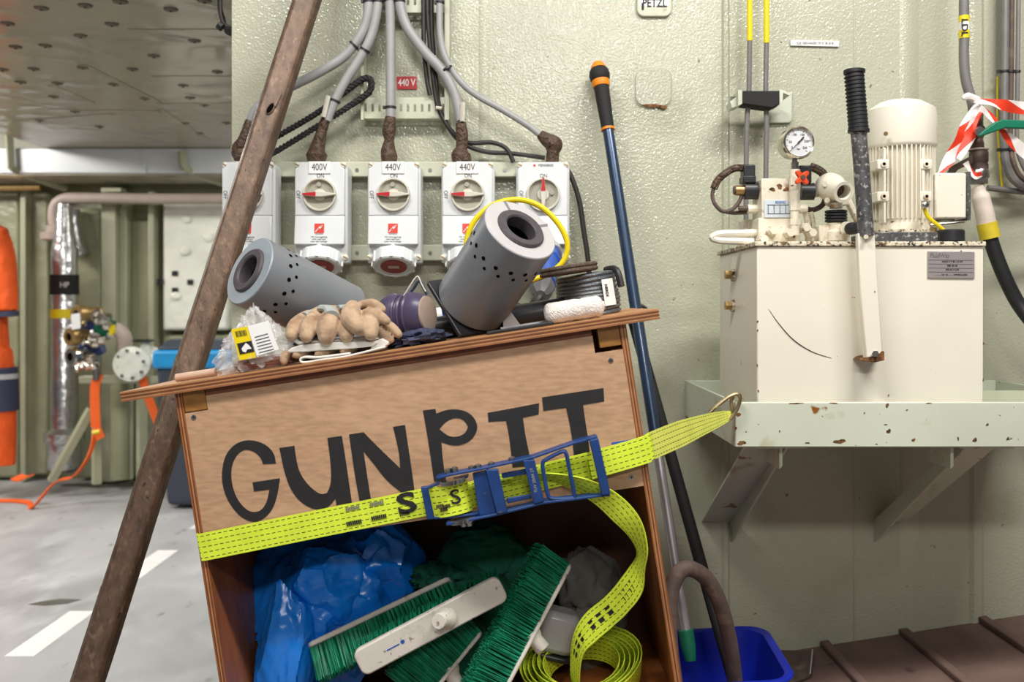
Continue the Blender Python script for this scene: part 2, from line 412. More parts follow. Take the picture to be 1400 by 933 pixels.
def wx(px, Y=WY): return (px - 700) / F * Y
for px, wd, dp in ((662, .030, .003), (992, .022, .006), (1168, .006, .002), (1243, .05, .003), (1335, .040, .008)):
    x = wx(px)
    MB().prism([(x - wd / 2, 0), (x - wd / 4, -dp), (x + wd / 4, -dp), (x + wd / 2, 0)], 0, 3.0, Matrix.Translation((0, WY, 0))).build('weld_seam', 'sage', wb)
p = P(893, 120, WY)
MB().prism(rrect(.098, .104, .028), 0, .006, Matrix.Translation(p) @ FACE).build('weld_patch', 'sage', wb, bevel=.004)
o = MB()
o.tube([Matrix.Translation(p) @ FACE @ Vector((x * 1.02, y * 1.02, .001)) for x, y in rrect(.098, .104, .028)], .0016, 6, closed=True).build('rust_line', 'sage_rust', wb)
MB().pxp([(876, 143), (885, 146), (900, 147), (908, 149), (913, 146), (905, 144), (895, 142)], WY - .007, .004).build('rust_mark', 'rust', wb)
wf = MB().box(-7, 3, 6.6, 6.72, 0, 2.65).build('wall_far', 'far_wall', smooth=0); tag(wf, 'olive painted insulated far bulkhead', 'wall', kind='structure')
FY = 6.5
for (x0, x1, y0, y1, m, Yd) in ((-260, 26, 262, 655, 'far_panel', 6.5), (36, 66, 262, 650, 'far_panel', 6.52), (103, 139, 285, 655, 'far_panel', 6.48),
                               (178, 214, 300, 655, 'far_panel', 6.54), (222, 312, 275, 452, 'far_white', 6.46), (222, 330, 458, 655, 'far_panel', 6.5)):
    a = P(x0, y0, Yd); b = P(x1, y1, Yd)
    MB().box(a.x, b.x, Yd, 6.6, max(b.z, .02), a.z).build('insulation_panel', m, wf, bevel=.02)
for (px, wd, Yd) in ((31, 8, 6.44), (148, 20, 6.40), (168, 10, 6.46), (206, 8, 6.42)):
    a = P(px - wd / 2, 262, Yd); b = P(px + wd / 2, 655, Yd)
    MB().box(a.x, b.x, Yd, 6.6, .01, a.z).build('stiffener', 'far_post', wf, bevel=.006)
for (px, py) in ((255, 300), (253, 344), (285, 325), (240, 405), (292, 410)):
    MB().ball(P(px, py, 6.455), (.035, .012, .03)).build('insulation_pin', 'far_white', wf)
for (px, py) in ((239, 374), (219, 385), (260, 386), (239, 397)):
    MB().pxp([(px - 4, py - 3.5), (px + 4, py - 3.5), (px + 4, py + 3.5), (px - 4, py + 3.5)], 6.452, .006).build('dark_square', 'black_plastic', wf)
CZ = 2.23
cl = MB().box(-3.05, 3, 2.68, 6.35, CZ, CZ + .05).build('ceiling', 'ceiling', smooth=0); tag(cl, 'crinkled foil covered ceiling with washer pins', 'ceiling', kind='structure')
ch = MB().box(-7, 3, 2.68, 6.75, 2.62, 2.68).build('ceiling', 'ceiling_dark', smooth=0); tag(ch, 'dark upper ceiling beyond the foil panels', 'ceiling', kind='structure')
bh = MB().box(-.75, 3, WY + .121, WY + .16, CZ, 3.0).build('trim_1', 'sage_plain', smooth=0); tag(bh, 'strip of bulkhead above the foil ceiling', 'trim', kind='structure')
for (cx, cy) in ((465, 5), (660, 35), (432, 92), (312, 137), (752, 157), (595, 215), (840, 277), (708, 330), (735, 378), (512, 266), (320, 260), (440, 325),
                 (130, 265), (80, 317), (222, 320), (207, 373), (10, 268), (160, 30), (175, 175), (790, 405), (290, 430), (875, 475), (155, 465), (385, 490),
                 (715, 475), (770, 515), (560, 380), (30, 90), (790, 2), (330, 20), (60, 180)):
    px, py = cx / 2.827, cy / 2.827; Y = F * (CZ - CH) / (HZ - py)
    MB().lathe([(.026, 0), (.022, -.005), (.006, -.007), (.004, -.011), (0, -.012)], Matrix.Translation(((px - 700) / F * Y, Y, CZ)), 12).build('washer_pin', 'pin', cl)
def ceil_pt(cx, cy):
    px, py = cx / 2.827, cy / 2.827; Y = F * (CZ - CH) / (HZ - py); return Vector(((px - 700) / F * Y, Y, CZ))
for a, b in (((610, 402), (1000, 400)), ((190, 425), (620, 430)), ((320, 250), (612, 395)), ((500, 118), (1000, 118)), ((200, 330), (355, 400)), ((590, 297), (1000, 297)), ((620, 425), (800, 540)), ((60, 470), (440, 440))):
    A = ceil_pt(*a); B = ceil_pt(*b); d = (B - A).normalized(); n_ = Vector((-d.y, d.x, 0)) * .02
    MB().ribbon([A - Vector((0, 0, .001)), B - Vector((0, 0, .001))], [n_, n_], .0025).build('ceiling_seam', 'ceiling', cl)
# ramp
TS = math.tan(math.radians(8.8))
def ramp_z(x): return .158 + TS * x
rp = MB().add([(-1.0, .9, 0.0032), (2.9, .9, ramp_z(2.9)), (2.9, 2.549, ramp_z(2.9)), (-1.0, 2.549, .0032), (-1.0, .9, .001), (2.9, .9, .001), (2.9, 2.549, .001), (-1.0, 2.549, .001)],
              [(0, 1, 2, 3), (4, 5, 1, 0), (5, 6, 2, 1), (6, 7, 3, 2), (7, 4, 0, 3), (7, 6, 5, 4)]).build('ramp', 'ramp', smooth=0)
tag(rp, 'brown non-slip ramp with cross cleats rising to the right', 'ramp', kind='structure')
RM = Matrix.Rotation(math.radians(-8.8), 4, 'Y')
for i in range(-8, 6):
    x = .838 + i * .211
    MB().box(-.012, .012, .92, 2.545, 0, .017, Matrix.Translation((x, 0, ramp_z(x))) @ RM).build('cleat', 'ramp', rp, bevel=.004)
# ------------------------------------------------------------------ left background room
d = thing('air_duct', 'long white metal duct hung under the foil ceiling', 'duct', P(150, 237, 6.2))
MB().box(-4.6, -1.0, 6.2, 6.5, CH + (HZ - 237) / F * 6.2, CZ - .002).build('duct_body', 'duct', d, bevel=.008)
for px in (196,):
    x = wx(px, 6.19); MB().box(x - .012, x + .012, 6.19, 6.2, CH + (HZ - 237) / F * 6.2, CZ - .01).build('duct_seam', 'duct', d)
sf = MB().add([(-6, 6.21, 2.052), (-1, 6.21, 2.052), (-1, 6.39, 2.02), (-6, 6.39, 2.02), (-6, 6.21, 2.06), (-1, 6.21, 2.06), (-1, 6.39, 2.06), (-6, 6.39, 2.06)], [(0, 1, 2, 3), (7, 6, 5, 4), (0, 4, 5, 1), (1, 5, 6, 2), (2, 6, 7, 3), (3, 7, 4, 0)]).build('trim_2', 'ceiling', smooth=0); tag(sf, 'grey soffit plate below the duct', 'trim', kind='structure')
for px, lab in ((12, 'cream hanger bracket on the duct nearest the orange coverall'), (248, 'cream hanger bracket on the duct nearest the bulkhead edge')):
    h = thing('hanger_bracket', lab, 'bracket', P(px, 230, 6.15), group='duct hangers')
    a = P(px, 180 if px < 100 else 207, 6.16); b = P(px + 3, 230, 6.16)
    MB().tube([a, b], .028, 4).build('hanger_rod', 'far_post', h, smooth=0)
    MB().tube(pts(6.16, (px + 2, 228), (px + 20, 238, 6.25), (px + 78, 258, 6.5)), .026, 8).build('hanger_arm', 'far_post', h)
o = MB(); o.tube(cr(pts(6.3, (330, 272), (200, 272), (110, 271), (88, 272), (76, 280), (73, 295), (75, 312)), 6), .036, 12)
pp = thing('elbow_pipe', 'pinkish grey pipe running under the duct and bending down', 'pipe', P(75, 312, 6.3)); o.build('pipe_run', 'pink_grey', pp)
MB().lathe([(.05, 0), (.092, .01), (.092, .055), (.06, .06), (.06, .10), (.04, .11)], Matrix.Translation(P(76, 330, 6.3)), 20).build('flange', 'pink_grey', pp)
MB().box(wx(138, 6.3), wx(165, 6.3), 6.3, 6.385, 1.955, 1.98).build('pipe_support', 'far_post', pp)
op = MB().tube(pts(6.35, (-40, 258), (55, 257)), .018, 8).build('thin_pipe', 'brass'); tag(op, 'thin copper coloured pipe high on the far bulkhead left', 'pipe')
cp = thing('clad_pipe', 'shiny foil clad vertical pipe with black and yellow bands', 'pipe', P(88, 645, 6.25))
c0 = P(88, 330, 6.25); fz = lambda py: CH - (py - HZ) / F * 6.25
prof = [(.07, fz(645)), (.105, fz(640)), (.105, fz(606)), (.125, fz(604)), (.125, fz(592)), (.086, fz(585)), (.086, fz(520)), (.082, fz(518)), (.082, fz(345)), (.06, fz(318)), (.045, fz(280))]
MB().lathe(prof, Matrix.Translation((c0.x, c0.y, 0)), 24).build('cladding', 'foil', cp)
MB().lathe([(.09, fz(403)), (.09, fz(376))], Matrix.Translation((c0.x, c0.y, 0)), 24).build('black_band', 'soft_black', cp)
MB().lathe([(.088, fz(435)), (.088, fz(423))], Matrix.Translation((c0.x, c0.y, 0)), 24).build('yellow_band', 'yellow', cp)
text('HP', .05, 'white_label', cp, at(88, 390, 6.155))
MB().tube(cr(pts(6.4, (112, 350), (103, 330), (98, 300), (100, 285)), 5), .05, 12).build('side_branch', 'foil', cp)
# coverall on the far left
cv = thing('coverall', 'orange work coverall hanging at the left edge', 'coverall', P(-30, 640, 5.9))
o = MB(); Yc = 5.9
cx_ = -28
o.tube(cr(pts(Yc, (cx_, 300), (cx_, 312), (cx_, 340), (cx_, 400), (cx_, 450), (cx_, 492)), 4), [.07, .085, .10, .12, .16, .165, .17, .17, .17, .168, .165, .162, .16, .158, .158, .16, .162, .165, .168, .17, .165], 16)
for sg in (-1, 1):
    rr_ = [.105, .105, .104, .102, .10, .098, .095, .092, .09, .088, .086, .085, .084]
    o.tube(cr(pts(Yc, (cx_ + sg * 20, 480), (cx_ + sg * 26, 540), (cx_ + sg * 29, 600), (cx_ + sg * 29, 636)), 4), rr_, 14)
    o.tube(cr(pts(Yc - .04, (cx_ + sg * 20, 318), (cx_ + sg * 32, 350), (cx_ + sg * 38, 395), (cx_ + sg * 40, 426)), 4), [.075, .078, .078, .075, .072, .07, .066, .064, .062, .06, .058, .056, .055], 12)
o.build('garment', 'coverall', cv, remesh=.014)
MB().tube(pts(Yc, (-2, 503), (0, 562)), .108, 16).build('reflective_panel', 'navy', cv)
for yy in (511,):
    MB().tube(pts(Yc, (-2, yy), (-2, yy + 7)), .112, 16).build('reflective_stripe', 'reflect', cv)
MB().tube(pts(Yc - .04, (12, 426), (12.5, 433)), .057, 12).build('cuff', 'navy', cv)
MB().tube(cr(pts(Yc, (-44, 306), (-36, 292), (-28, 290), (-20, 292), (-12, 306)), 4), .022, 8).build('collar', 'coverall', cv)
MB().tube(cr(pts(Yc - .02, (-33, 300), (-33, 285), (-33, 268)), 4), .008, 6).build('hanger', 'steel', cv)
# stand with valve manifold
SY = 5.95
st = thing('steel_stand', 'pale green steel pipe stand with sloping legs', 'stand', P(132, 665, SY))
MB().box(wx(112, SY), wx(222, SY), SY - .05, SY + .05, P(0, 524, SY).z, P(0, 514, SY).z).build('top_bar', 'far_post', st, bevel=.006)
for nm, a, b, rr in (('post', (132, 524), (132, 662), .032), ('post', (194, 524), (194, 668), .036), ('brace', (124, 560), (70, 658), .030), ('brace', (196, 540), (222, 585), .030)):
    MB().tube(pts(SY, a, b), rr, 4).build(nm, 'far_post', st, smooth=0)
MB().tube(pts(SY + .25, (164, 520), (164, 655)), .06, 14).build('standpipe', 'far_panel', st)
MB().tube(pts(SY + .3, (178, 520), (178, 655)), .022, 8).build('standpipe', 'far_post', st)
fv = thing('flange_valve', 'round white blind flange and hand valve on the stand', 'valve', P(180, 520, SY))
c = P(180, 498, SY - .12)
MB().lathe([(.108, 0), (.108, .03), (.1, .035), (0, .035)], Matrix.Translation(c) @ Matrix.Rotation(.25, 4, 'Z') @ Matrix.Rotation(PI / 2, 4, 'X') @ Matrix.Translation((0, 0, -.02)), 28).build('flange_disc', 'far_white', fv)
for i in range(8):
    a = i * PI / 4 + .2
    MB().cyl(c + Vector((.085 * math.cos(a), -.02, .085 * math.sin(a))), c + Vector((.085 * math.cos(a), -.035, .085 * math.sin(a))), .011, n=6).build('bolt', 'steel', fv)
MB().tube(pts(SY, (184, 498), (202, 492, SY + .1), (212, 488, SY + .15)), [.06, .055, .075], 14).build('valve_body', 'far_white', fv)
MB().tube(pts(SY + .05, (200, 490), (198, 468)), .03, 10).build('valve_neck', 'far_white', fv)
MB().lathe([(.0, -.008), (.06, -.008), (.07, 0), (.06, .008), (0, .008)], Matrix.Translation(P(196, 466, SY + .05)), 20).build('handwheel', 'black_plastic', fv)
MB().tube(cr(pts(SY + .15, (150, 452), (163, 452), (171, 462), (172, 485), (172, 520)), 5), .045, 12).build('bent_pipe', 'pink_grey', fv)
vm = thing('valve_manifold', 'cluster of blue valves with brass and chrome hose couplings', 'valve manifold', P(130, 520, SY))
for (px, py, m) in ((96, 461, 'brass'), (98, 488, 'chrome'), (106, 430, 'brass')):
    c = P(px, py, SY - .25); D = Vector((-.45, -.85, -.05))
    M_ = Matrix.Translation(c) @ frame(D)
    MB().lathe([(.026, -.02), (.026, .012), (.05, .012), (.055, 0), (.055, -.04), (.04, -.06), (.04, -.16)], M_, 18).build('hose_coupling', m, vm)
    MB().lathe([(0, .0), (.026, .0)], M_, 14).build('coupling_bore', 'void', vm)
for a, b, rr, m in (((112, 464), (150, 452), .05, 'alu'), ((110, 486), (140, 474), .045, 'valve_blue'), ((112, 445), (140, 440), .05, 'valve_blue'), ((135, 446), (152, 452), .062, 'handle_green'),
                    ((116, 478), (118, 448), .035, 'valve_blue'), ((132, 520), (131, 480), .022, 'steel')):
    MB().tube(pts(SY - .12, a, b), rr, 14).build('valve_body', m, vm)
for i, (px, py) in enumerate(((124, 434), (134, 430), (144, 436), (128, 470), (136, 465), (120, 494), (128, 498), (118, 500), (146, 444))):
    c = P(px, py, SY - .2)
    MB().lathe([(.018, -.03), (.03, -.02), (.03, .01), (.012, .02), (.012, .05), (.03, .055), (.03, .065), (0, .07)], Matrix.Translation(c) @ frame((random.uniform(-1, 1), -.5, random.uniform(-.6, 1))), 10).build('lever_fitting', 'chrome', vm)
MB().pxp([(97, 430), (109, 428), (110, 449), (98, 451)], SY - .34, .004).build('paper_tag', 'white_label', vm)
MB().pxp([(148, 446), (155, 444), (156, 455), (150, 460)], SY - .2, .03).build('yellow_tag', 'yellow', vm)
# orange lashing straps
os_ = thing('lashing_strap', 'orange lashing strap hung from the stand and trailing along the deck', 'strap', P(131, 600, SY - .1))
MB().ribbon(cr(pts(SY - .12, (135, 513), (130, 530), (130, 560), (131, 585)), 5), [Vector((.03, 0, 0))] * 16, .006).build('hanging_webbing', 'strap_orange', os_)
MB().ribbon(pts(SY - .13, (131, 585), (138, 600)), [Vector((.025, 0, .012))] * 2, .008).build('loose_end', 'strap_orange', os_)
MB().tube(pts(SY - .13, (127, 592), (137, 590)), .016, 6).build('buckle', 'yellow', os_)
MB().ribbon(cr(pts(SY - .12, (130, 592), (126, 612, SY - .15), (117, 632, SY - .2), (100, 652, 5.75), (75, 660, 5.7)) + [Vector((wx(45, 5.6), 5.6, .012)), Vector((wx(38, 5.75), 5.75, .01)), Vector((wx(0, 5.8), 5.8, .01)), Vector((wx(-70, 5.7), 5.7, .01))], 5), [Vector((.004, .022, .004))] * 41, .006).build('trailing_webbing', 'strap_orange', os_)
MB().ribbon(cr(pts(5.7, (22, 652), (30, 655), (39, 652)), 4), [Vector((.02, .03, .01))] * 9, .008).build('floor_fold', 'strap_orange', os_)
o2 = MB().ribbon(cr(pts(SY - .07, (193, 508), (198, 530), (206, 552), (216, 578)), 5), [Vector((.024, 0, .012))] * 16, .006).build('strap_piece', 'strap_orange')
tag(o2, 'orange strap slanting down beside the white flange', 'strap')
# wheelie bin
BY = 5.55
wbn = thing('wheelie_bin', 'dark grey waste bin with blue liner behind the plywood box', 'bin', Vector((wx(262, BY), BY + .2, 0)))
x0, x1 = wx(212, BY), wx(330, BY); zt = P(0, 500, BY).z
MB().add([(x0 + .05, BY + .04, .02), (x1 - .05, BY + .04, .02), (x1 - .05, BY + .42, .02), (x0 + .05, BY + .42, .02), (x0, BY, zt), (x1, BY, zt), (x1, BY + .5, zt), (x0, BY + .5, zt)],
         [(3, 2, 1, 0), (4, 5, 6, 7), (0, 1, 5, 4), (1, 2, 6, 5), (2, 3, 7, 6), (3, 0, 4, 7)]).build('bin_body', 'bin_grey', wbn, bevel=.03)
o = MB().box(x0 - .015, x1 + .015, BY - .02, BY + .52, zt - .02, zt + .09).build('bin_liner', 'bag_sky', wbn, bevel=.02)
MB().add([(x0, BY - .01, zt + .09), (x1, BY - .01, zt + .09), (x1, BY + .5, zt + .09), (x0, BY + .5, zt + .09), (x0 + .05, BY + .05, zt + .15), (x1 - .05, BY + .05, zt + .15), (x1 - .05, BY + .45, zt + .15), (x0 + .05, BY + .45, zt + .15)],
         [(3, 2, 1, 0), (4, 5, 6, 7), (0, 1, 5, 4), (1, 2, 6, 5), (2, 3, 7, 6), (3, 0, 4, 7)]).build('bin_lid', 'bin_grey', wbn, bevel=.02)
for sx in (x0 + .08, x1 - .08):
    MB().cyl((sx - .02, BY + .42, .09), (sx + .02, BY + .42, .09), .09, n=18).build('wheel', 'black_rubber', wbn)
# black cable loops at the wall edge
hb = thing('hanging_cable_loops', 'black cable loops hanging beside the top edge of the bulkhead', 'cable', P(308, 30, 2.62))
for i, (r, dx) in enumerate(((10, 0), (13, 0), (15, 1), (8, 2))):
    MB().tube(cr(pts(2.62 + .008 * i, (302 - i, -320), (302 - i, -90), (301 + dx - i, 0), (303 + dx, 26), (309, 36 + i * 2), (317, 38 + i * 3)), 6), .0065, 8).build('cable', 'black_cable', hb)
MB().tube(pts(2.6, (299, 34), (304, 38)), .012, 8).build('cable_clip', 'black_plastic', hb)
# ------------------------------------------------------------------ sockets on the bulkhead
SKY = 2.435                                  # front plane of the socket covers
for (y0, y1, lab) in ((222, 243, 'upper sage mounting rail behind the sockets'), (335, 357, 'lower sage mounting rail behind the sockets')):
    r_ = thing('mounting_rail', lab, 'rail', P(540, y1, 2.53), group='socket mounting rails')
    a = P(318, y0, 2.53); b = P(776, y1, 2.53)
    MB().box(a.x, b.x, 2.515, WY - .004, b.z, a.z).build('rail_bar', 'sage_plain', r_, bevel=.003)
    for px in (330, 488, 588, 690, 770):
        q = P(px, (y0 + y1) / 2, 2.513); MB().cyl(q, q + Vector((0, .003, 0)), .005, n=10).build('rail_screw', 'steel', r_)
def make_socket(X, volt, label, on=False, cap=True, brand=False):
    zt = CH + (HZ - 221) / F * SKY
    t = thing('interlocked_socket', label, 'power socket', (X, WY - .035, zt - .27), group='switched power sockets on the rails')
    T = Matrix.Translation((0, SKY - (WY - .035), .27))        # local frame: x right, y into wall from the cover face, z up, 0 at top
    def B(m, name, mt, **k): return m.build(name, mt, t, local=True, **k)
    hw = .0635
    o = MB(); o.prism([(-hw - .004, -.26), (hw + .006, -.26), (hw + .006, -.01), (hw - .004, 0), (-hw + .006, 0), (-hw - .004, -.01)], -.079, -.014, T @ FACE)
    B(o, 'housing', 'socket_grey', bevel=.004)
    # cover with notched corners, lower half leaning out
    o = MB(); nx = .012
    top = [(-hw + nx, -.001), (hw - nx, -.001), (hw - nx + .003, -.014), (hw, -.017), (hw, -.138), (-hw, -.138), (-hw, -.017), (-hw + nx - .003, -.014)]
    o.prism(top, -.016, 0, T @ FACE)
    B(o, 'cover', 'socket_cover', bevel=.002)
    o = MB(); v = [(-hw, 0, -.1385), (hw, 0, -.1385), (hw + .001, -.010, -.213), (-hw - .001, -.010, -.213), (-hw, .016, -.1385), (hw, .016, -.1385), (hw + .001, .03, -.213), (-hw - .001, .03, -.213)]
    o.add(v, [(0, 1, 2, 3), (7, 6, 5, 4), (0, 4, 5, 1), (1, 5, 6, 2), (2, 6, 7, 3), (3, 7, 4, 0)], T)
    B(o, 'lower_cover', 'socket_cover', bevel=.0025)
    for sx, sz in ((-hw + .005, -.007), (hw - .004, -.007), (hw + .001, -.245), (-hw + .001, -.245)):
        o = MB(); o.lathe([(.0075, 0), (.0075, .004), (.005, .0055), (0, .0055)], T @ Matrix.Translation((sx, .012, sz)) @ Matrix.Rotation(PI / 2, 4, 'X'), 12)
        s_ = B(o, 'screw', 'socket_ivory')
        MB().box(-.006, .006, .005, .0065, -.001, .001, T @ Matrix.Translation((sx, .0, sz)) @ Matrix.Rotation(.5, 4, 'Y')).build('slot', 'brass', s_, local=True)
    if volt:
        pl = B(MB().box(-.028, .028, -.003, .0, -.031, .000, T), 'voltage_plate', 'white_label', bevel=.0006)
        text(volt, .0255, 'ink', pl, T @ Matrix.Translation((0, -.0033, -.0152)) @ FACE, local=True, sx=.74)
    if brand:
        text('MENNEKES', .0095, 'ink', t, T @ Matrix.Translation((.008, -.0003, -.010)) @ FACE, name='maker_print', local=True, sx=.82)
        B(MB().box(-.024, -.0185, -.0005, 0, -.0128, -.0072, T), 'logo_mark', 'logo_red')
    text('ON', .0145, 'ink', t, T @ Matrix.Translation((.002, -.0003, -.037)) @ FACE, name='on_print', local=True, sx=.85)
    text('OFF', .0145, 'ink', t, T @ Matrix.Translation((-.0555, -.0003, -.085)) @ Matrix.Rotation(PI / 2, 4, 'Y') @ FACE, name='off_print', local=True, sx=.85)
    # dial
    D = T @ Matrix.Translation((.001, 0, -.085)) @ Matrix.Rotation(PI / 2, 4, 'X')
    ring = B(MB().lathe([(.0375, 0), (.0425, 0), (.0432, .006), (.0415, .011), (.0385, .011), (.0375, .007), (.0370, .0005)], D, 40), 'dial_ring', 'socket_ivory')
    B(MB().lathe([(0, .0008), (.036, .0008)], D, 32), 'dial_recess', 'socket_recess')
    B(MB().lathe([(.0155, 0), (.0145, .006), (.0, .006)], D, 24), 'dial_hub', 'socket_ivory')
    a = PI / 2 if on else 0
    K = D @ Matrix.Rotation(-a, 4, 'Z')
    B(MB().lathe([(.006, 0), (.006, .006), (0, .006)], D @ Matrix.Translation((.022 if on else -.002, .005 if on else .026, 0)), 14), 'lock_hole', 'socket_recess')
    kn = B(MB().prism([(-.042, -.0025), (-.006, -.0068), (.006, -.0068), (.042, -.002), (.042, .002), (.006, .0068), (-.006, .0068), (-.042, .0025)], .004, .017, K), 'knob', 'socket_ivory', bevel=.0015)
    MB().prism([(-.0415, -.0022), (-.008, -.0058), (-.008, .0058), (-.0415, .0022)], .0165, .0178, K).build('red_pointer', 'red', kn, local=True)
    # logo and print on the leaning lower cover
    tilt = math.atan2(.010, .0745)
    L_ = T @ Matrix.Translation((0, -.0053, -.1785)) @ Matrix.Rotation(-tilt, 4, 'X') @ FACE
    lg = B(MB().prism([(-.0125, -.0125), (.0125, -.0125), (.0125, .0125), (-.0125, .0125)], -.0002, .0006, L_ @ Matrix.Translation((0, .007, 0))), 'logo_square', 'logo_red')
    MB().prism([(-.0115, -.008), (-.003, .003), (.001, -.001), (.0085, .0105), (.0035, .0015), (-.001, .0055), (-.009, -.0085)], .0006, .001, L_ @ Matrix.Translation((0.001, .006, 0))).build('logo_flash', 'white_label', lg, local=True)
    text('MENNEKES', .0042, 'ink', t, L_ @ Matrix.Translation((0, -.0078, .0003)), name='logo_print', local=True)
    for i, s_ in enumerate(('Mit Verriegelung', 'with interlock', 'avec verrouillage')):
        text(s_, .0062, 'ink', t, L_ @ Matrix.Translation((0, -.0155 - .0058 * i, .0003)), name='small_print', local=True)
    if cap:
        A = T @ Matrix.Translation((.0, .035, -.222)) @ frame((0, -.45, -.89))
        B(MB().lathe([(.036, -.01), (.036, .022), (.045, .026)], A, 24), 'socket_neck', 'socket_grey')
        cp_ = B(MB().lathe([(.042, .020), (.0535, .020), (.0545, .024), (.0545, .052), (.051, .055), (.047, .055), (.046, .052), (0, .052)], A, 36), 'cap', 'socket_cover')
        for i in range(12):
            MB().box(.053, .0575, -.0035, .0035, .022, .053, A @ Matrix.Rotation(i * PI / 6, 4, 'Z')).build('grip_rib', 'socket_cover', cp_, local=True)
        MB().lathe([(.033, .0525), (.034, .054), (0, .054)], A, 28).build('red_disc', 'cap_red', cp_, local=True)
        MB().prism([(-.014, -.006), (.014, -.006), (.014, .006), (-.014, .006)], .0541, .0548, A).build('disc_label', 'pink_grey', cp_, local=True)
        B(MB().cyl((T @ Vector((0, -.004, -.212))), (T @ Vector((0, -.004, -.225))), .007, n=12), 'hinge_pin', 'socket_cover')
    else:
        A = T @ Matrix.Translation((.012, .05, -.24)) @ frame((0, -.30, -.95))
        B(MB().lathe([(.036, -.04), (.036, .012), (.034, .02)], A, 24), 'socket_neck', 'socket_grey')
    return t
xs = [(p_ - 700) / F * SKY for p_ in (337.5, 437, 537.5, 639, 742)]
make_socket(xs[0], '440V', 'grey switched socket at the bulkhead edge, half hidden by the rusty pole')
make_socket(xs[1], '400V', 'grey switched socket marked 400V with red round outlet')
make_socket(xs[2], '440V', 'grey switched socket marked 440V, fully visible above the purple respirator')
make_socket(xs[3], '440V', 'grey switched socket marked 440V behind the upright grey cylinder')
make_socket(xs[4], None, 'grey switched socket with its red pointer turned up to ON', on=True, cap=False, brand=True)
# blue plug hanging from the last socket and its black lead
bp_ = thing('blue_plug', 'blue industrial plug with black lead in the rightmost socket', 'plug', P(741, 408, 2.2))
D0 = P(750, 345, 2.43); D1 = P(740, 400, 2.20); ax = (D1 - D0).normalized(); L0 = (D1 - D0).length
Mx = Matrix.Translation(D0) @ frame(ax)
MB().lathe([(.026, .0), (.031, .005), (.031, .05), (.0335, .05), (.0335, .068), (.030, .07), (.028, .12), (.028, L0 * .75), (.031, L0 * .77), (.031, L0 * .82)], Mx, 24).build('plug_body', 'blue_plug', bp_)
MB().lathe([(.029, L0 * .82), (.030, L0 * .9), (.024, L0), (.012, L0 + .015)], Mx, 8).build('gland', 'plug_grey', bp_)
MB().lathe([(.036, .0), (.036, .018), (.034, .02)], Mx, 24).build('locking_ring', 'alu', bp_)
MB().prism([(-.006, -.004), (.004, -.007), (.0, 0), (.007, .007), (-.006, .006)], .0, .003, Matrix.Translation(P(751, 358, 2.355)) @ FACE).build('white_arrow', 'white_label', bp_)
MB().tube(cr([D1 + ax * .01, D1 + ax * .04 + Vector((-.005, .01, 0)), P(722, 425, 2.18), P(700, 420, 2.2), P(680, 432, 2.22), P(650, 440, 2.24)], 8), .012, 10).build('lead', 'black_cable', bp_)
bq = thing('blue_plug', 'blue and white plug lying at the back of the box top, beside the respirator', 'plug', P(598, 432, 2.02))
MB().cyl(P(606, 432, 2.02), P(640, 424, 2.05), .017, n=18).build('plug_body', 'blue_plug', bq)
MB().cyl(P(583, 437, 2.02), P(606, 432, 2.02), .02, n=18).build('white_collar', 'socket_cover', bq)
# ------------------------------------------------------------------ cable ladder and cables
ld = thing('cable_ladder', 'sage cable ladder with two slotted cross strips', 'cable ladder', P(553, 162, 2.53))
def strip(y0, y1, x0, x1, nslot, Y=2.505):
    a = P(x0, y0, Y); b = P(x1, y1, Y); h = a.z - b.z; wdt = b.x - a.x
    o = MB(); o.box(a.x, b.x, Y, Y + .003, a.z - h * .32, a.z); o.box(a.x, b.x, Y, Y + .003, b.z, b.z + h * .32)
    pitch = wdt / nslot
    for i in range(nslot + 1):
        x = a.x + i * pitch; xa = max(a.x, x - pitch * .32); xb = min(b.x, x + pitch * .32)
        o.box(xa, xb, Y, Y + .003, b.z + h * .32, a.z - h * .32)
    o.build('slotted_strip', 'sage_plain', ld)
    MB().box(a.x, b.x, Y + .003, Y + .03, b.z, b.z + .003).build('strip_lip', 'sage_plain', ld)
strip(133, 162, 495, 611, 12); strip(-14, 17, 495, 611, 12)
for px, wd in ((495, 4), (611, 7)):
    a = P(px - wd / 2, -320, 2.49); b = P(px + wd / 2, 164, 2.49)
    MB().box(a.x, b.x, 2.49, WY, b.z, a.z).build('side_rail', 'sage_plain', ld, bevel=.001)
def wrap_end(t, path, rs):
    rs = [r_ * random.uniform(.9, 1.14) for r_ in rs]
    MB().tube(cr(path, 5), [x for i in range(len(rs) - 1) for x in [rs[i] + (rs[i + 1] - rs[i]) * k / 5 for k in range(5)]] + [rs[-1]], 14).build('taped_gland', 'brown_tape', t)
def tie(t, p, axis, r, m='black_plastic'):
    M_ = Matrix.Translation(p) @ frame(axis)
    q = MB().lathe([(r, -.0025), (r + .0018, -.0025), (r + .0018, .0025), (r, .0025)], M_, 16).build('cable_tie', m, t)
    MB().box(-.004, .004, -r - .007, -r, -.004, .004, M_).build('tie_head', m, q)
CB = 2.47
def cable(lab, path, r, m='grey_cable', Y=CB, endw=None, ers=None, nm='power_cable', grp='grey power cables to the sockets'):
    t = thing(nm, lab, 'cable', P(path[-1][0], path[-1][1], Y), group=grp)
    MB().tube(cr(pts(Y, *path), 8), r, 12).build('cable_sheath', m, t)
    if endw: wrap_end(t, pts(Y, *endw), ers)
    return t
c1 = cable('grey power cable curving down to the socket at the bulkhead edge', ((506, -300), (506, -120), (506, -40), (505, 0), (497, 40), (473, 75), (440, 97), (405, 115), (372, 130), (350, 150), (340, 172)), .0125,
           endw=((342, 165), (337, 185), (333, 198), (326, 205), (332, 213), (334, 222)), ers=(.012, .018, .02, .022, .024, .02))
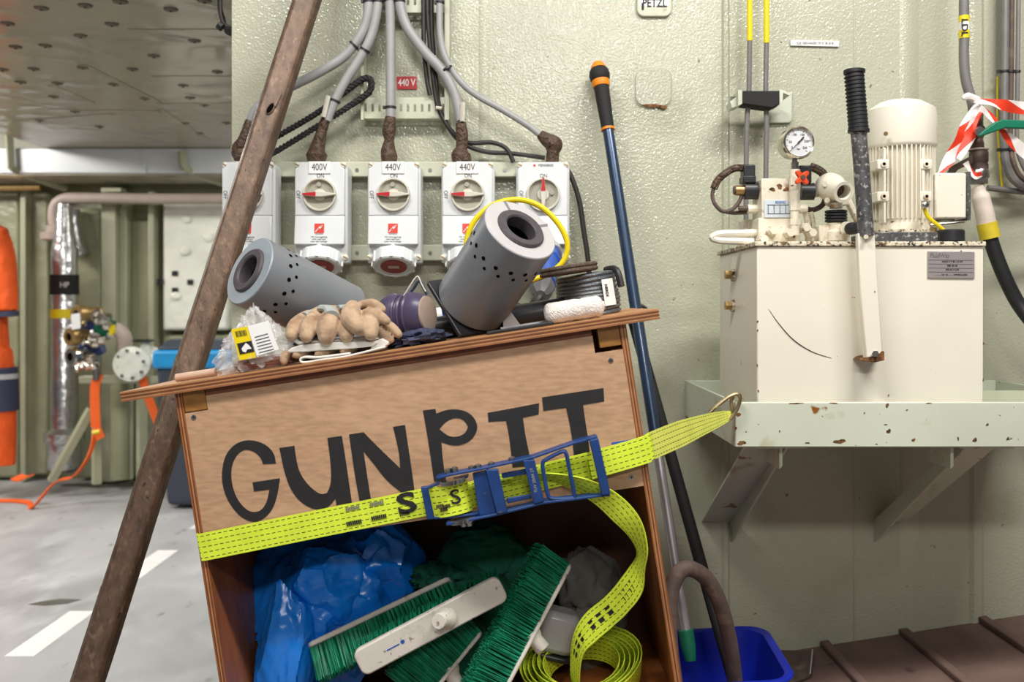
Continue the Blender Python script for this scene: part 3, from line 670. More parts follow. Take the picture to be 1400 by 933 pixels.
c2 = cable('grey power cable running to the 400V socket', ((518, -300), (518, -120), (518, -40), (517, 0), (509, 45), (492, 80), (473, 110), (457, 140), (447, 165)), .0125,
           endw=((446, 160), (440, 180), (434, 203), (433, 212), (433, 222)), ers=(.012, .0145, .020, .0255, .023))
c3 = cable('straight grey power cable to the middle 440V socket', ((532, -300), (532, -120), (532, -40), (533, 0), (534, 80), (534, 168)), .0125,
           endw=((534, 160), (532, 178), (532, 192), (531, 206), (532, 214), (532, 222)), ers=(.013, .017, .013, .019, .024, .021))
c4 = cable('thick grey power cable swinging right to the fourth socket', ((545, -300), (545, -120), (545, -40), (546, 0), (556, 36), (580, 70), (605, 98), (622, 130), (630, 165)), .0135,
           endw=((630, 168), (632, 185), (631, 202), (630, 211), (632, 222)), ers=(.0145, .015, .015, .026, .025))
c5 = cable('thin grey cable sweeping far right to the ON socket', ((601, -300), (601, -120), (601, -40), (601, 0), (602, 50), (612, 85), (640, 122), (690, 152), (722, 172), (740, 186)), .0085,
           endw=((738, 183), (746, 190), (757, 198), (756, 208), (755, 222)), ers=(.011, .018, .022, .016, .018))
for t, px, py, ax_, r in ((c1, 484, 62, (1, 0, 1), .0135), (c2, 499, 69, (.6, 0, 1), .0135), (c2, 458, 138, (.4, 0, 1), .0128), (c3, 534, 147, (0, 0, 1), .0132),
                          (c3, 532, 0, (0, 0, 1), .0132), (c4, 611, 95, (-.6, 0, 1), .0155), (c5, 602, 3, (0, 0, 1), .0095), (c1, 504, 2, (0, 0, 1), .0132), (c2, 517, 2, (0, 0, 1), .0132), (c4, 546, 2, (0, 0, 1), .0142)):
    tie(t, P(px, py, CB), ax_, r)
MB().tube(pts(CB - .016, (449, 131), (442, 160)), .006, 4).build('marker_sleeve', 'socket_ivory', c2)
MB().tube(pts(CB - .016, (633, 140), (632, 166)), .006, 4).build('marker_sleeve', 'socket_ivory', c4)
for i, (pth, lab) in enumerate(((((579, -300), (579, -100), (579, -30), (579, 20), (580, 70), (584, 110), (588, 130)), 'left black cable of the bundle on the ladder'),
                                (((584, -300), (584, -100), (584, -30), (585, 25), (589, 75), (594, 120), (600, 150), (618, 180), (640, 195), (672, 195), (692, 203), (702, 222)), 'black cable dropping behind the fourth socket gland'),
                                (((590, -300), (590, -100), (590, -30), (590, 25), (592, 65), (596, 110), (602, 150), (625, 190), (660, 207), (700, 210), (745, 216)), 'long black cable running towards the ON socket'))):
    cable(lab, pth, .006, 'black_cable', 2.495 + .003 * i, nm='black_cable', grp='black cables on the ladder')
cable('black lead curving down right of the ON socket', ((770, 225), (781, 242), (792, 275), (798, 315), (804, 356), (806, 400), (800, 440)), .0068, 'black_cable', 2.5, nm='black_cable', grp='black cables on the ladder')
tb = MB(); tb.tube(pts(2.48, (596, 147), (604, 148)), .004, 6).build('cable_clip', 'socket_ivory', ld)
# black rope hooked over the ladder rail
rpe = thing('black_rope', 'black twisted rope looped over the ladder rail and led behind the pole', 'rope', P(400, 200, 2.48))
path = cr(pts(2.475, (330, 235), (380, 206), (430, 175), (478, 145), (499, 131), (507, 122), (507, 110), (500, 107), (490, 112), (470, 127), (430, 157), (380, 186), (330, 212)), 10)
for k in range(3):
    out = []
    L_ = 0
    for i, p in enumerate(path):
        if i: L_ += (p - path[i - 1]).length
        d_ = (path[min(i + 1, len(path) - 1)] - path[max(i - 1, 0)]).normalized(); fr = frame(d_)
        a = L_ * 190 + k * 2 * PI / 3
        out.append(p + (fr @ Vector((math.cos(a), math.sin(a), 0))) * .0042)
    MB().tube(out, .0052, 7).build('rope_strand', 'soft_black', rpe)
# stickers and plates on the bulkhead
s4 = thing('red_sticker', 'red sticker reading 440 V on the bulkhead', 'sticker', P(556, 122, WY - .002))
MB().pxp([(542, 105), (569, 104.5), (570, 122), (543, 122)], WY - .0035, .0015).build('sticker_base', 'red', s4)
text('440 V', .027, 'white_label', s4, at(556, 113.4, WY - .004), sx=.72, bold=.012)
pzp = thing('name_plate', 'rounded white name plate at the top of the bulkhead', 'plate', P(893, 24, WY - .01))
MB().prism(rrect(.094, .098, .02), 0, .009, Matrix.Translation(P(894, -1, WY - .001)) @ FACE).build('plate_body', 'sage_plain', pzp, bevel=.003)
MB().prism(rrect(.078, .05, .006), .009, .0096, Matrix.Translation(P(894, -3, WY - .001)) @ FACE).build('white_field', 'white_label', pzp)
text('PETZL', .030, 'ink', pzp, at(895, 4.5, WY - .011), sx=.80, bold=.022)
MB().pxp([(877, 4), (880, 4), (880.5, 13), (877.5, 14)], WY - .0112, .001).build('letter_tail', 'ink', pzp)
st2 = thing('white_sticker', 'narrow white text sticker right of the yellow tipped pipes', 'sticker', P(1114, 63, WY - .002))
MB().pxp([(1081, 54.5), (1147, 56), (1147, 63.5), (1081, 62)], WY - .0065, .004).build('sticker_base', 'white_label', st2)
text('OLIE VERVANGEN OP 01 08 2018', .0088, 'ink', st2, at(1114, 59.2, WY - .007, -.0), sx=.78)
# ------------------------------------------------------------------ rusty pole leaning against the bulkhead
pol = thing('steel_pole', 'rusty brown steel pole leaning diagonally across the sockets', 'pole', (-1.28, 1.88, 0))
def pole_pt(py):
    # straight line through two points in space
    A = P(120, 933, 2.02) ; B = P(420, 0, 2.40)
    ta = (A, B)
    lo, hi = -1, 2
    for _ in range(60):
        m = (lo + hi) / 2; q = A + (B - A) * m
        if HZ + (CH - q.z) / q.y * F > py: lo = m
        else: hi = m
    return A + (B - A) * lo
pa = pole_pt(1120); pb = pole_pt(-70)
pa = pa + (pb - pa).normalized() * max(0, (.03 - pa.z) / (pb - pa).normalized().z)
dd = (pb - pa).normalized()
xx = Vector((1, 0, 0)); xx = (xx - dd * xx.dot(dd)).normalized(); yy = dd.cross(xx)
Mp = Matrix((xx, yy, dd)).transposed().to_4x4(); Mp.translation = pa
w2 = .031
prof = [(-w2, -w2 * .55), (-w2 * .62, -w2), (w2 * .75, -w2 * .8), (w2, -w2 * .5), (w2, w2 * .6), (w2 * .6, w2), (-w2 * .6, w2), (-w2, w2 * .6)]
LP = (pb - pa).length
o = MB(); n_ = 40; vv = []; ff = []
for j in range(n_ + 1):
    tt = j / n_
    for (x, y) in prof:
        k = 1 + .03 * noise.noise(Vector((x * 60, y * 60, tt * 14))); vv.append((x * k, y * k, tt * LP))
m8 = len(prof)
for j in range(n_):
    for i in range(m8): ff.append((j * m8 + i, j * m8 + (i + 1) % m8, (j + 1) * m8 + (i + 1) % m8, (j + 1) * m8 + i))
ff += [tuple(range(m8))[::-1], tuple(n_ * m8 + i for i in range(m8))]
o.add(vv, ff, Mp).build('pole_shaft', 'rust_pole', pol, bevel=.004, smooth=30)
q = pole_pt(155); lz = (q - pa).dot(dd)
Mh = Mp @ Matrix.Translation((.006, -w2 * .93, lz)) @ Matrix.Rotation(.25, 4, 'Y') @ Matrix.Rotation(PI / 2, 4, 'X')
MB().lathe([(0, .001), (.007, .001)], Mh @ Matrix.Diagonal((1, 2.1, 1, 1)), 16).build('torn_hole', 'void', pol)
MB().prism([(.004, .012), (.010, .01), (.006, .045), (.001, .05), (.003, .03)], .0, .004, Mh).build('bent_lip', 'rust_pole', pol)
MB().tube([Mh @ Vector((.0075 * math.cos(a), .0158 * math.sin(a), .001)) for a in [i * PI / 8 for i in range(16)]], .0014, 6, closed=True).build('hole_rim', 'rust_pole', pol)
# ------------------------------------------------------------------ thin pipes with yellow tops, clamp
for px, x2, lab in ((1025, 1020, 'thin grey pipe with yellow top, the left of the pair'), (1048, 1047, 'thin grey pipe with yellow top, the right of the pair')):
    t = thing('thin_pipe', lab, 'pipe', P(px, 330, 2.46), group='yellow topped pipes')
    ysp = 56 if px == 1025 else 59
    MB().tube(cr(pts(2.46, (px, ysp), (px - 1, 125), (x2 + 1, 170), (x2, 250), (x2, 322)), 4), .0065, 10).build('bare_pipe', 'worn_dark' if 0 else 'grey_cable_dark', t)
    MB().tube(pts(2.46, (px, -300), (px, ysp)), .0072, 10).build('yellow_sleeve', 'yellow', t)
cm = thing('pipe_clamp', 'black block clamp on a bent sage bracket holding the two thin pipes', 'clamp', P(1035, 150, 2.5))
MB().pxp([(1014, 124), (1067, 124), (1067, 142), (1056, 148), (1014, 142)], 2.435, .05).build('clamp_block', 'soft_black', cm, bevel=.003)
MB().pxp([(1009, 123), (1015, 123), (1015, 142), (1009, 145)], 2.43, .06).build('end_plate', 'sage_plain', cm, bevel=.001)
MB().pxp([(1066, 122), (1083, 128), (1079, 131), (1071, 127), (1070, 140), (1066, 143)], 2.43, .075).build('bent_bracket', 'sage_rust', cm, bevel=.001)
MB().tube(pts(2.46, (998, 136), (1008, 136)), .008, 6).build('clamp_bolt', 'steel', cm, smooth=0)
MB().pxp([(998, 139), (1010, 130), (1012, 144), (1001, 148)], 2.45, .05).build('lower_plate', 'sage_rust', cm, bevel=.001)
MB().pxp([(1052, 146), (1083, 125), (1083, 165), (1079, 168), (1052, 168)], WY - .012, .008).build('weld_plate', 'sage_rust', cm, bevel=.002)
# ------------------------------------------------------------------ drip tray on brackets
TY = 1.975; TX0 = (1005 - 700) / F * TY; TX1 = 1.30
zt = CH - (550 - HZ) / F * TY; zb = CH - (612 - HZ) / F * TY
tr = thing('drip_tray', 'pale green rust spotted steel tray shelf on angle brackets', 'shelf', ((TX0 + TX1) / 2, 2.3, zb))
MB().box(TX0, TX1, TY, TY + .006, zb, zt).build('front_lip', 'sage_rust', tr, bevel=.0025)
for (px, py, rx, ry) in ((1148, 604, 11, 4), (1215, 590, 4, 4), (1333, 602, 4, 4), (1350, 581, 2.5, 2.5), (1014, 606, 8, 4), (1249, 602, 3.5, 3), (1006, 586, 2, 4), (1211, 581, 3, 1.2), (1009, 567, 5, 4), (1104, 606, 4, 1.5), (1088, 548.5, 14, 1.2), (1140, 548.5, 9, 1), (1213, 546, 3, 4), (1270, 549, 6, 1), (1240, 561, 3, 1), (1310, 600, 2, 3), (1182, 565, 1.5, 1.5), (1066, 590, 1.5, 2)):
    MB().pxp(blob(px, max(py, 550.6 + ry), rx * .7, ry * .75, int(px), 14), TY - .0005, .001).build('rust_spot', 'rust', tr)
MB().box(TX0, TX0 + .006, TY + .006, WY - .001, zb, zt).build('side_lip', 'sage_rust', tr, bevel=.002)
MB().box(TX1 - .006, TX1, TY + .006, WY - .001, zb, zt).build('side_lip', 'sage_rust', tr, bevel=.002)
MB().box(TX0 + .006, TX1 - .006, WY - .008, WY - .001, zb, zt).build('back_lip', 'sage_rust', tr, bevel=.002)
MB().box(TX0 + .006, TX1 - .006, TY + .006, WY - .008, zb + .001, zb + .008).build('tray_floor', 'sage_rust', tr)
MB().box(.62, TX1 - .01, 2.375, 2.381, zb + .008, zt - .012).build('divider', 'sage_plain', tr)
for x0_, web in ((.508, 1), (.972, -1)):
    b_ = MB()
    A0 = Vector((x0_, 2.06, zb)); A1 = Vector((x0_, WY, .625)); e = Vector((.082, 0, 0))
    nrm = (A1 - A0).normalized().cross(Vector((1, 0, 0))).normalized() * .006
    b_.add([A0, A0 + e, A1 + e, A1, A0 + nrm, A0 + e + nrm, A1 + e + nrm, A1 + nrm], [(0, 1, 2, 3), (7, 6, 5, 4), (0, 4, 5, 1), (1, 5, 6, 2), (2, 6, 7, 3), (3, 7, 4, 0)])
    br = b_.build('brace_flange', 'sage_rust', tr)
    xw = x0_ + .078 if web > 0 else x0_ - .002
    MB().add([(xw, 2.06, zb), (xw, WY, .625), (xw, WY, .565), (xw, 2.02, zb - .0), (xw + .006, 2.06, zb), (xw + .006, WY, .625), (xw + .006, WY, .565), (xw + .006, 2.02, zb)],
             [(0, 1, 2, 3), (7, 6, 5, 4), (0, 4, 5, 1), (1, 5, 6, 2), (2, 6, 7, 3), (3, 7, 4, 0)]).build('brace_web', 'sage_rust', tr)
    MB().box(x0_ - .03 if web < 0 else x0_ + .0, x0_ + .085 if web < 0 else x0_ + .11, 2.0, 2.09, zb - .006, zb).build('bearing_plate', 'sage_rust', tr)
for px in (1068, 1302):
    x = wx(px, 2.02); MB().pxp([(px - 2.5, 612), (px + 2, 612), (px + 2, 638), (px - 2.5, 642)], 2.01, .10).build('lug', 'sage_rust', tr, bevel=.001)
# ------------------------------------------------------------------ hydraulic power unit
hp = thing('hydraulic_power_unit', 'cream hydraulic power unit with tank, motor, valves and gauge in the green tray', 'hydraulic unit', (.75, 2.18, zb + .008))
HY = 2.0; hx0 = (1035 - 700) / F * HY; hx1 = (1345 - 700) / F * HY; hz1 = CH - (337 - HZ) / F * HY; hz0 = zb + .008
tk = MB().box(hx0, hx1, HY, HY + .36, hz0, hz1).build('tank', 'cream', hp, bevel=.003)
MB().box(hx0 - .006, hx1 + .003, HY - .005, HY + .365, hz1, hz1 + .010).build('tank_lid', 'rust_edge', hp, bevel=.002)
for py in (376, 418):
    z = CH - (py - HZ) / F * 2.21
    MB().cyl((hx0, 2.21, z), (hx0 - .02, 2.21, z), .011, n=6).build('drain_plug', 'brass', hp, smooth=0)
    MB().cyl((hx0, 2.21, z), (hx0 - .006, 2.21, z), .015, n=16).build('plug_washer', 'rust_edge', hp)
npl = MB().pxp([(1268.5, 343.5), (1332.5, 344.5), (1332.5, 380.5), (1268.5, 380)], HY - .0035, .003).build('name_plate', 'plate_metal', hp, bevel=.0005)
for y_ in (355, 360.5, 366, 371.5):
    MB().pxp([(1270, y_), (1331, y_ + .6), (1331, y_ + 1.2), (1270, y_ + .6)], HY - .0042, .001).build('plate_line', 'grey_cable_dark', npl)
text('FluidWay', .0135, 'grey_cable_dark', npl, at(1285, 349.5, HY - .004), sx=.8)
for y_, s_ in ((358, 'MOD 3 T 05 1/4 0.9'), (363.5, 'SER 06 40'), (369, 'DRUK 0 210')):
    text(s_, .0052, 'ink', npl, at(1302, y_, HY - .004))
text('- - - - +31 10 - - - - HYDRAULIEK', .0048, 'ink', npl, at(1301, 376, HY - .004))
MB().tube(cr(pts(HY - .0006, (1051, 423), (1065, 443), (1085, 465), (1110, 481), (1137, 490)), 6), [.0003 + .0008 * math.sin(PI * i / 24) for i in range(25)], 5).build('scratch', 'ink', tk)
for (px, py) in ((1036, 440), (1036, 452), (1035.5, 500), (1345, 470), (1344.5, 520), (1215, 541), (1037, 535), (1314, 344)):
    MB().pxp(blob(px, py, .9, 1.8, px, 10), HY - .0006, .002).build('rust_spot', 'rust' if px != 1314 else 'ink', tk)
# lever
lv = MB().tube(pts(1.955, (1180, 318), (1186, 330), (1192, 400), (1198, 491)), .0165, 4).build('lever_bar', 'cream', hp, smooth=0, bevel=.002)
o = MB(); o.pxp([(1173, 319), (1196, 317), (1199, 360), (1208, 489), (1184, 492), (1176, 400)], 1.945, .018)
bpy.data.objects.remove(lv); lv = o.build('lever_bar', 'cream', hp, bevel=.003)
MB().cyl(P(1197, 484, 1.93), P(1197, 484, 2.0), .007, n=6).build('pivot_bolt', 'steel', lv, smooth=0)
MB().cyl(P(1184, 324, 1.93), P(1184, 324, 1.95), .005, n=8).build('bolt', 'rust_edge', lv)
MB().pxp([(1179, 493), (1184, 489), (1200, 486), (1206, 480), (1209, 481), (1209, 493), (1195, 496)], 1.944, .055).build('pivot_bracket', 'rust', hp)
MB().tube(pts(1.95, (1184, 322), (1178, 230), (1173, 172)), .0158, 16).build('lever_tube', 'worn_dark', hp)
gp = MB().tube(pts(1.95, (1174, 180), (1172.5, 160), (1171, 140), (1168, 98), (1168, 95)), [.0195, .0192, .0185, .0185, .0175], 20).build('lever_grip', 'black_rubber', hp)
for i in range(15):
    c = P(1167.5 + i * .43, 100 + i * 5.3, 1.95)
    MB().lathe([(.0186, -.002), (.0203, -.001), (.0203, .001), (.0186, .002)], Matrix.Translation(c) @ frame(P(1174, 180, 1.95) - P(1168, 95, 1.95)), 20).build('grip_ring', 'black_rubber', gp)
MB().lathe([(.019, -.004), (.0215, -.003), (.0215, .003), (.019, .004)], Matrix.Translation(P(1168, 98, 1.95)), 20).build('grip_collar', 'black_rubber', gp)
MB().lathe([(.019, -.004), (.0215, -.003), (.0215, .003), (.019, .004)], Matrix.Translation(P(1174, 179, 1.95)), 20).build('grip_collar', 'black_rubber', gp)
# motor, axis vertical
MY = 2.19; mc = P(1231, 300, MY); mz = lambda py: CH - (py - HZ) / F * MY
MT = Matrix.Translation((mc.x, MY, 0)); R0 = 46 / F * MY
lid = hz1 + .010
MB().lathe([(R0 * .96, mz(205)), (R0, mz(203)), (R0 * 1.02, mz(200)), (R0, mz(160)), (R0 * .985, mz(152)), (R0 * .62, mz(141)), (R0 * .5, mz(139.5)), (0, mz(139.5))], MT, 48).build('fan_cowl', 'cream', hp)
MB().cyl(P(1211, 183, MY - R0 * .92), P(1211, 183, MY - R0 * .92 - .006), .005, n=8).build('cowl_screw', 'brass', hp)
rb = R0 * .84
mb = MB().lathe([(rb, mz(308)), (rb, mz(200))], MT, 40).build('motor_body', 'cream', hp)
for i in range(46):
    a = 2 * PI * i / 46
    MB().box(rb - .003, R0 * .965, -.0014, .0014, mz(302), mz(202), MT @ Matrix.Rotation(a, 4, 'Z')).build('cooling_fin', 'cream', mb, smooth=0)
for (px, py) in ((1207, 225), (1265, 225), (1207, 269), (1265, 269)):
    c = P(px, py, MY - R0 * .90)
    lg = MB().box(c.x - .0135, c.x + .0135, c.y - .004, c.y + .045, c.z - .011, c.z + .011).build('mounting_lug', 'cream', hp, bevel=.002)
    MB().lathe([(.0065, 0), (.0065, .004), (.003, .004)], Matrix.Translation(c + Vector((0, -.004, 0))) @ Matrix.Rotation(PI / 2, 4, 'X'), 12).build('lug_boss', 'cream_dirty', lg)
    MB().lathe([(0, .0045), (.0035, .0045)], Matrix.Translation(c + Vector((0, -.004, 0))) @ Matrix.Rotation(PI / 2, 4, 'X'), 10).build('bolt_hole', 'void', lg)
for px in (1210, 1262):
    a = P(px - 1.6, 202, MY - R0 * .92); b = P(px + 1.6, 305, MY - R0 * .92); MB().box(a.x, b.x, a.y, a.y + .03, b.z, a.z).build('tie_rib', 'cream', hp, bevel=.001)
MB().lathe([(R0 * .88, mz(318)), (R0 * .88, mz(308)), (R0 * .8, mz(300))], MT, 40).build('lower_flange', 'cream_dirty', hp)
MB().lathe([(R0 * 1.12, lid), (R0 * 1.12, mz(317.5)), (R0 * .8, mz(316))], MT, 40).build('base_ring', 'rust_edge', hp)
a = P(1196, 317, HY + .05); b = P(1284, 333, HY + .05)
MB().box(a.x, b.x, HY + .055, HY + .33, lid, a.z).build('adapter_plate', 'worn_dark', hp, bevel=.002)
a = P(1270, 238, 2.15); b = P(1316, 300, 2.15)
tbx = MB().box(mc.x + R0 * .7, b.x, 2.13, 2.25, b.z, a.z).build('terminal_box', 'cream', hp, bevel=.004)
MB().box(b.x, b.x + .007, 2.125, 2.255, b.z - .004, a.z + .002).build('box_gasket', 'worn_dark', tbx, bevel=.001)
MB().cyl(P(1292, 303, 2.16), P(1292, 300, 2.16), .02, n=16).build('cable_gland', 'steel', tbx)
MB().tube(pts(2.14, (1272, 308), (1318, 303)), .0035, 6).build('clip_wire', 'steel', tbx)
MB().tube(cr(pts(2.10, (1263, 282), (1266, 292), (1272, 300), (1281, 307), (1290, 315)), 6), .0045, 8).build('earth_wire', 'yellow', hp)
MB().lathe([(.007, 0), (.007, .01), (.004, .012), (0, .012)], Matrix.Translation(P(1263, 281, 2.095)) @ Matrix.Rotation(PI / 2, 4, 'X'), 12).build('earth_stud', 'steel', hp)
fc = P(1300, 325, 2.10)
MB().lathe([(.02, lid), (.02, fc.z - .008), (.0285, fc.z - .008), (.0285, fc.z + .014), (.026, fc.z + .017), (0, fc.z + .017)], Matrix.Translation((fc.x, 2.10, 0)), 28).build('filler_cap', 'black_plastic', hp)
MB().lathe([(.008, 0), (.008, .03)], Matrix.Translation(P(1276, 330, 2.12)), 8).build('breather', 'brass', hp)
# valve block
VY = 2.10
def vbox(nm, x0, y0, x1, y1, m='cream_dirty', Y=VY, dp=.06, bev=.0025, par=None):
    a = P(x0, y0, Y); b = P(x1, y1, Y)
    return MB().box(a.x, b.x, Y, Y + dp, b.z, a.z).build(nm, m, par or hp, bevel=bev)
vbox('manifold_base', 1037, 298, 1094, 334, dp=.12)
vbox('valve_body', 1041, 244, 1081, 299, dp=.08)
vbox('name_plate', 1045, 273.5, 1082, 297.5, 'plate_blue', VY - .0025, .003, .0003)
text('REXMO', .0085, 'blue_plug', hp, at(1067, 277, VY - .003), name='plate_print', sx=.8)
for px in (1050, 1058, 1066, 1074): MB().pxp([(px, 280), (px + .6, 280), (px + .6, 292), (px, 292)], VY - .0034, .001).build('plate_print', 'ink', hp)
for py in (280, 292): MB().pxp([(1049, py), (1080, py), (1080, py + .6), (1049, py + .6)], VY - .0034, .001).build('plate_print', 'ink', hp)
for (px, py, s_) in ((1056, 259, 3.6), (1066, 255, 4), (1075, 259, 3.6)):
    MB().pxp(blob(px, py, s_, s_ * .8, int(px), 12), VY - .0008, .002).build('rust_patch', 'rust', hp)
for (px, py) in ((1042, 334), (1055, 322), (1078, 325), (1100, 318), (1108, 325)):
    MB().lathe([(.012, -.012), (.012, .006), (.009, .012), (.009, .02)], Matrix.Translation(P(px, py - 6, VY - .005)) @ frame((0, -1, .0)), 6).build('hex_fitting', 'cream_dirty', hp, smooth=0)
# left solenoid
def xc(nm, x0, x1, py, r, m, Y=VY + .035, n=20):
    return MB().cyl(P(x0, py, Y), P(x1, py, Y), r, n=n).build(nm, m, hp)
xc('solenoid', 1041, 1017, 261, .0195, 'black_plastic'); xc('knurled_nut', 1017, 1005, 260.5, .0115, 'brass', n=12); xc('knurled_nut', 1007, 1003, 260.5, .0095, 'hose_brown')
vbox('plug_connector', 1017, 225, 1033, 248, 'black_plastic', VY + .02, .035)
vbox('plug_foot', 1016, 240, 1034, 250, 'black_plastic', VY + .018, .04)
xc('solenoid', 1093, 1112, 262, .0195, 'black_plastic'); xc('knurled_nut', 1112, 1120, 262, .0125, 'pink_grey', n=12)
vbox('plug_connector', 1093, 226, 1110, 250, 'black_plastic', VY + .02, .035)
MB().tube(cr(pts(VY + .035, (1017, 230), (1005, 230), (992, 237), (981, 247), (976, 258)), 5), .0085, 10).build('taped_lead', 'brown_tape', hp)
MB().tube(cr(pts(VY + .035, (976, 256), (974, 268), (978, 280), (988, 289), (1000, 287), (1010, 277), (1015, 265)), 6), .0045, 8).build('thin_lead', 'hose_brown', hp)
MB().tube(cr(pts(VY + .05, (985, 288), (1000, 291), (1014, 291), (1022, 290)), 5), .0045, 8).build('thin_lead', 'hose_brown', hp)
MB().tube(cr(pts(VY + .035, (1108, 228), (1116, 231), (1124, 236), (1128, 243)), 5), .0095, 10).build('taped_lead', 'brown_tape', hp)
MB().tube(cr(pts(VY + .06, (1100, 285), (1112, 287), (1124, 281), (1128, 272)), 5), .006, 8).build('thin_lead', 'hose_brown', hp)
xc('side_fitting', 1022, 1040, 286, .0105, 'cream_dirty', n=10); xc('side_fitting', 1092, 1103, 286, .0105, 'cream_dirty', n=10)
xc('copper_union', 1010, 1023, 285, .006, 'hose_brown', n=8)
MB().tube(cr(pts(VY + .02, (1040, 318), (1015, 319), (985, 320), (974, 325), (985, 329), (1010, 330), (1030, 331)), 6), .0085, 10).build('cream_hose', 'cream', hp)
vbox('rear_block', 1018, 300, 1040, 331, 'cream_dirty', VY + .1, .06)
# fittings column below gauge
for (y0, y1, r, n) in ((212, 223, .006, 10), (222, 232, .0085, 6), (232, 243, .0115, 12), (243, 260, .0125, 6), (260, 274, .0115, 12), (274, 288, .0125, 6), (288, 300, .0095, 12), (300, 308, .0125, 6), (308, 322, .0105, 12)):
    MB().cyl(P(1086.5, y1, VY - .015), P(1086.5, y0, VY - .015), r, n=n).build('column_fitting', 'cream_dirty' if y0 > 228 else 'steel', hp)
gm = Matrix.Translation(P(1089.5, 195.5, VY - .02)) @ Matrix.Rotation(.18, 4, 'Z') @ Matrix.Rotation(PI / 2, 4, 'X')
gk = 22.5 / F * VY
ga = MB().lathe([(0, -.03), (gk * .9, -.03), (gk * .95, -.02), (gk * .95, 0), (gk, .002), (gk, .010), (gk * .93, .014), (gk * .86, .012), (gk * .85, .006)], gm, 40).build('pressure_gauge', 'chrome', hp)
MB().lathe([(0, .007), (gk * .86, .007)], gm, 36).build('dial_face', 'dial', ga)
for i in range(11):
    a = math.radians(225 - i * 27); c_, s_ = math.cos(a), math.sin(a)
    MB().box(gk * (.66 if i % 2 == 0 else .72), gk * .8, -.0005, .0005, .0072, .0076, gm @ Matrix.Rotation(a, 4, 'Z')).build('tick', 'ink', ga)
for s_, a in (('50', 180), ('100', 120), ('150', 62), ('200', 8), ('250', -38), ('0', 218)):
    a = math.radians(a)
    text(s_, .0072, 'ink', ga, gm @ Matrix.Translation((gk * .52 * math.cos(a), gk * .52 * math.sin(a), .0073)), name='dial_figure')
text('bar', .006, 'ink', ga, gm @ Matrix.Translation((0, -gk * .4, .0073)), name='dial_figure')
a = math.radians(225)
MB().prism([(-gk * .45, -.0016), (-gk * .3, -.0018), (0, -.0008), (gk * .72, -.0003), (gk * .72, .0003), (0, .0008), (-gk * .3, .0018), (-gk * .45, .0016)], .009, .0098, gm @ Matrix.Rotation(a, 4, 'Z')).build('needle', 'ink', ga)
MB().lathe([(.0025, .008), (.0025, .0105), (0, .0105)], gm, 12).build('needle_hub', 'steel', ga)
# orange star knob
poly = []
for i in range(40):
    a = 2 * PI * i / 40; r = 1 + .42 * math.cos(4 * (a - .75)); poly.append((r * .0135 * math.cos(a), r * .0135 * math.sin(a)))
km = Matrix.Translation(P(1096, 243, VY - .05)) @ Matrix.Rotation(.15, 4, 'Z') @ FACE
sk = MB().prism(poly, -.004, .006, km).build('star_knob', 'star_orange', hp, bevel=.002)
MB().lathe([(.0055, .006), (.005, .008), (0, .008)], km, 14).build('knob_centre', 'hose_brown', sk)
MB().cyl(P(1092, 244, VY - .01), P(1096, 243, VY - .048), .006, n=10).build('knob_stem', 'cream_dirty', hp)
# hand pump casting
c = P(1136, 256, VY + .02); e = P(1154, 263, VY - .035)
cm_ = Matrix.Translation(c) @ frame(e - c); Lc = (e - c).length
MB().lathe([(.006, -.03), (.024, -.028), (.031, -.01), (.031, .01), (.024, .03), (.0215, Lc - .01), (.0235, Lc - .008), (.0235, Lc), (.0165, Lc), (.0155, Lc - .002), (.0155, Lc - .03), (0, Lc - .03)], cm_, 28).build('pump_casting', 'cream', hp)
MB().lathe([(0, Lc - .028), (.0153, Lc - .028)], cm_, 18).build('pump_bore', 'hose_brown', hp)
for (px, py) in ((1128, 252), (1131, 274)):
    MB().cyl(P(px, py, VY - .012), P(px, py, VY + .01), .006, n=8).build('casting_bolt', 'cream_dirty', hp)
MB().pxp([(1122, 250), (1132, 280), (1142, 284), (1160, 280), (1170, 300), (1176, 310), (1180, 306), (1170, 284), (1160, 262), (1140, 262)], VY + .015, .02).build('casting_arm', 'cream_dirty', hp, bevel=.003)
for i in range(4):
    MB().lathe([(.0205, 0), (.024, .001), (.024, .005), (.0205, .0062)], Matrix.Translation(P(1143, 304, VY + .01) + Vector((0, 0, .0068 * i))), 22).build('rubber_bellows', 'black_rubber', hp)
MB().cyl(P(1143, 285, VY + .01), P(1143, 278, VY + .01), .014, n=16).build('piston_neck', 'cream_dirty', hp)
MB().lathe([(.024, 0), (.024, .02), (.019, .025), (.019, .04)], Matrix.Translation(P(1142, 330, VY + .01)), 20).build('pump_base', 'cream_dirty', hp)
vbox('pump_block', 1120, 308, 1164, 332, dp=.08)
MB().cyl(P(1156, 312, VY - .0), P(1158, 312, VY - .03), .0145, n=14).build('hex_fitting', 'cream_dirty', hp)
kb = MB().lathe([(.0125, 0), (.0135, .004), (.0135, .02), (.011, .024), (0, .024)], Matrix.Translation(P(1161, 313, VY - .028)) @ frame((.3, -.95, 0)), 18).build('black_knob', 'black_rubber', hp)
for px in (1100, 1108):
    MB().tube(cr(pts(VY + .04, (px, 290), (px + 3, 300), (px + 4, 315), (px + 4, 330)), 4), .006, 8).build('riser_pipe', 'cream_dirty', hp)
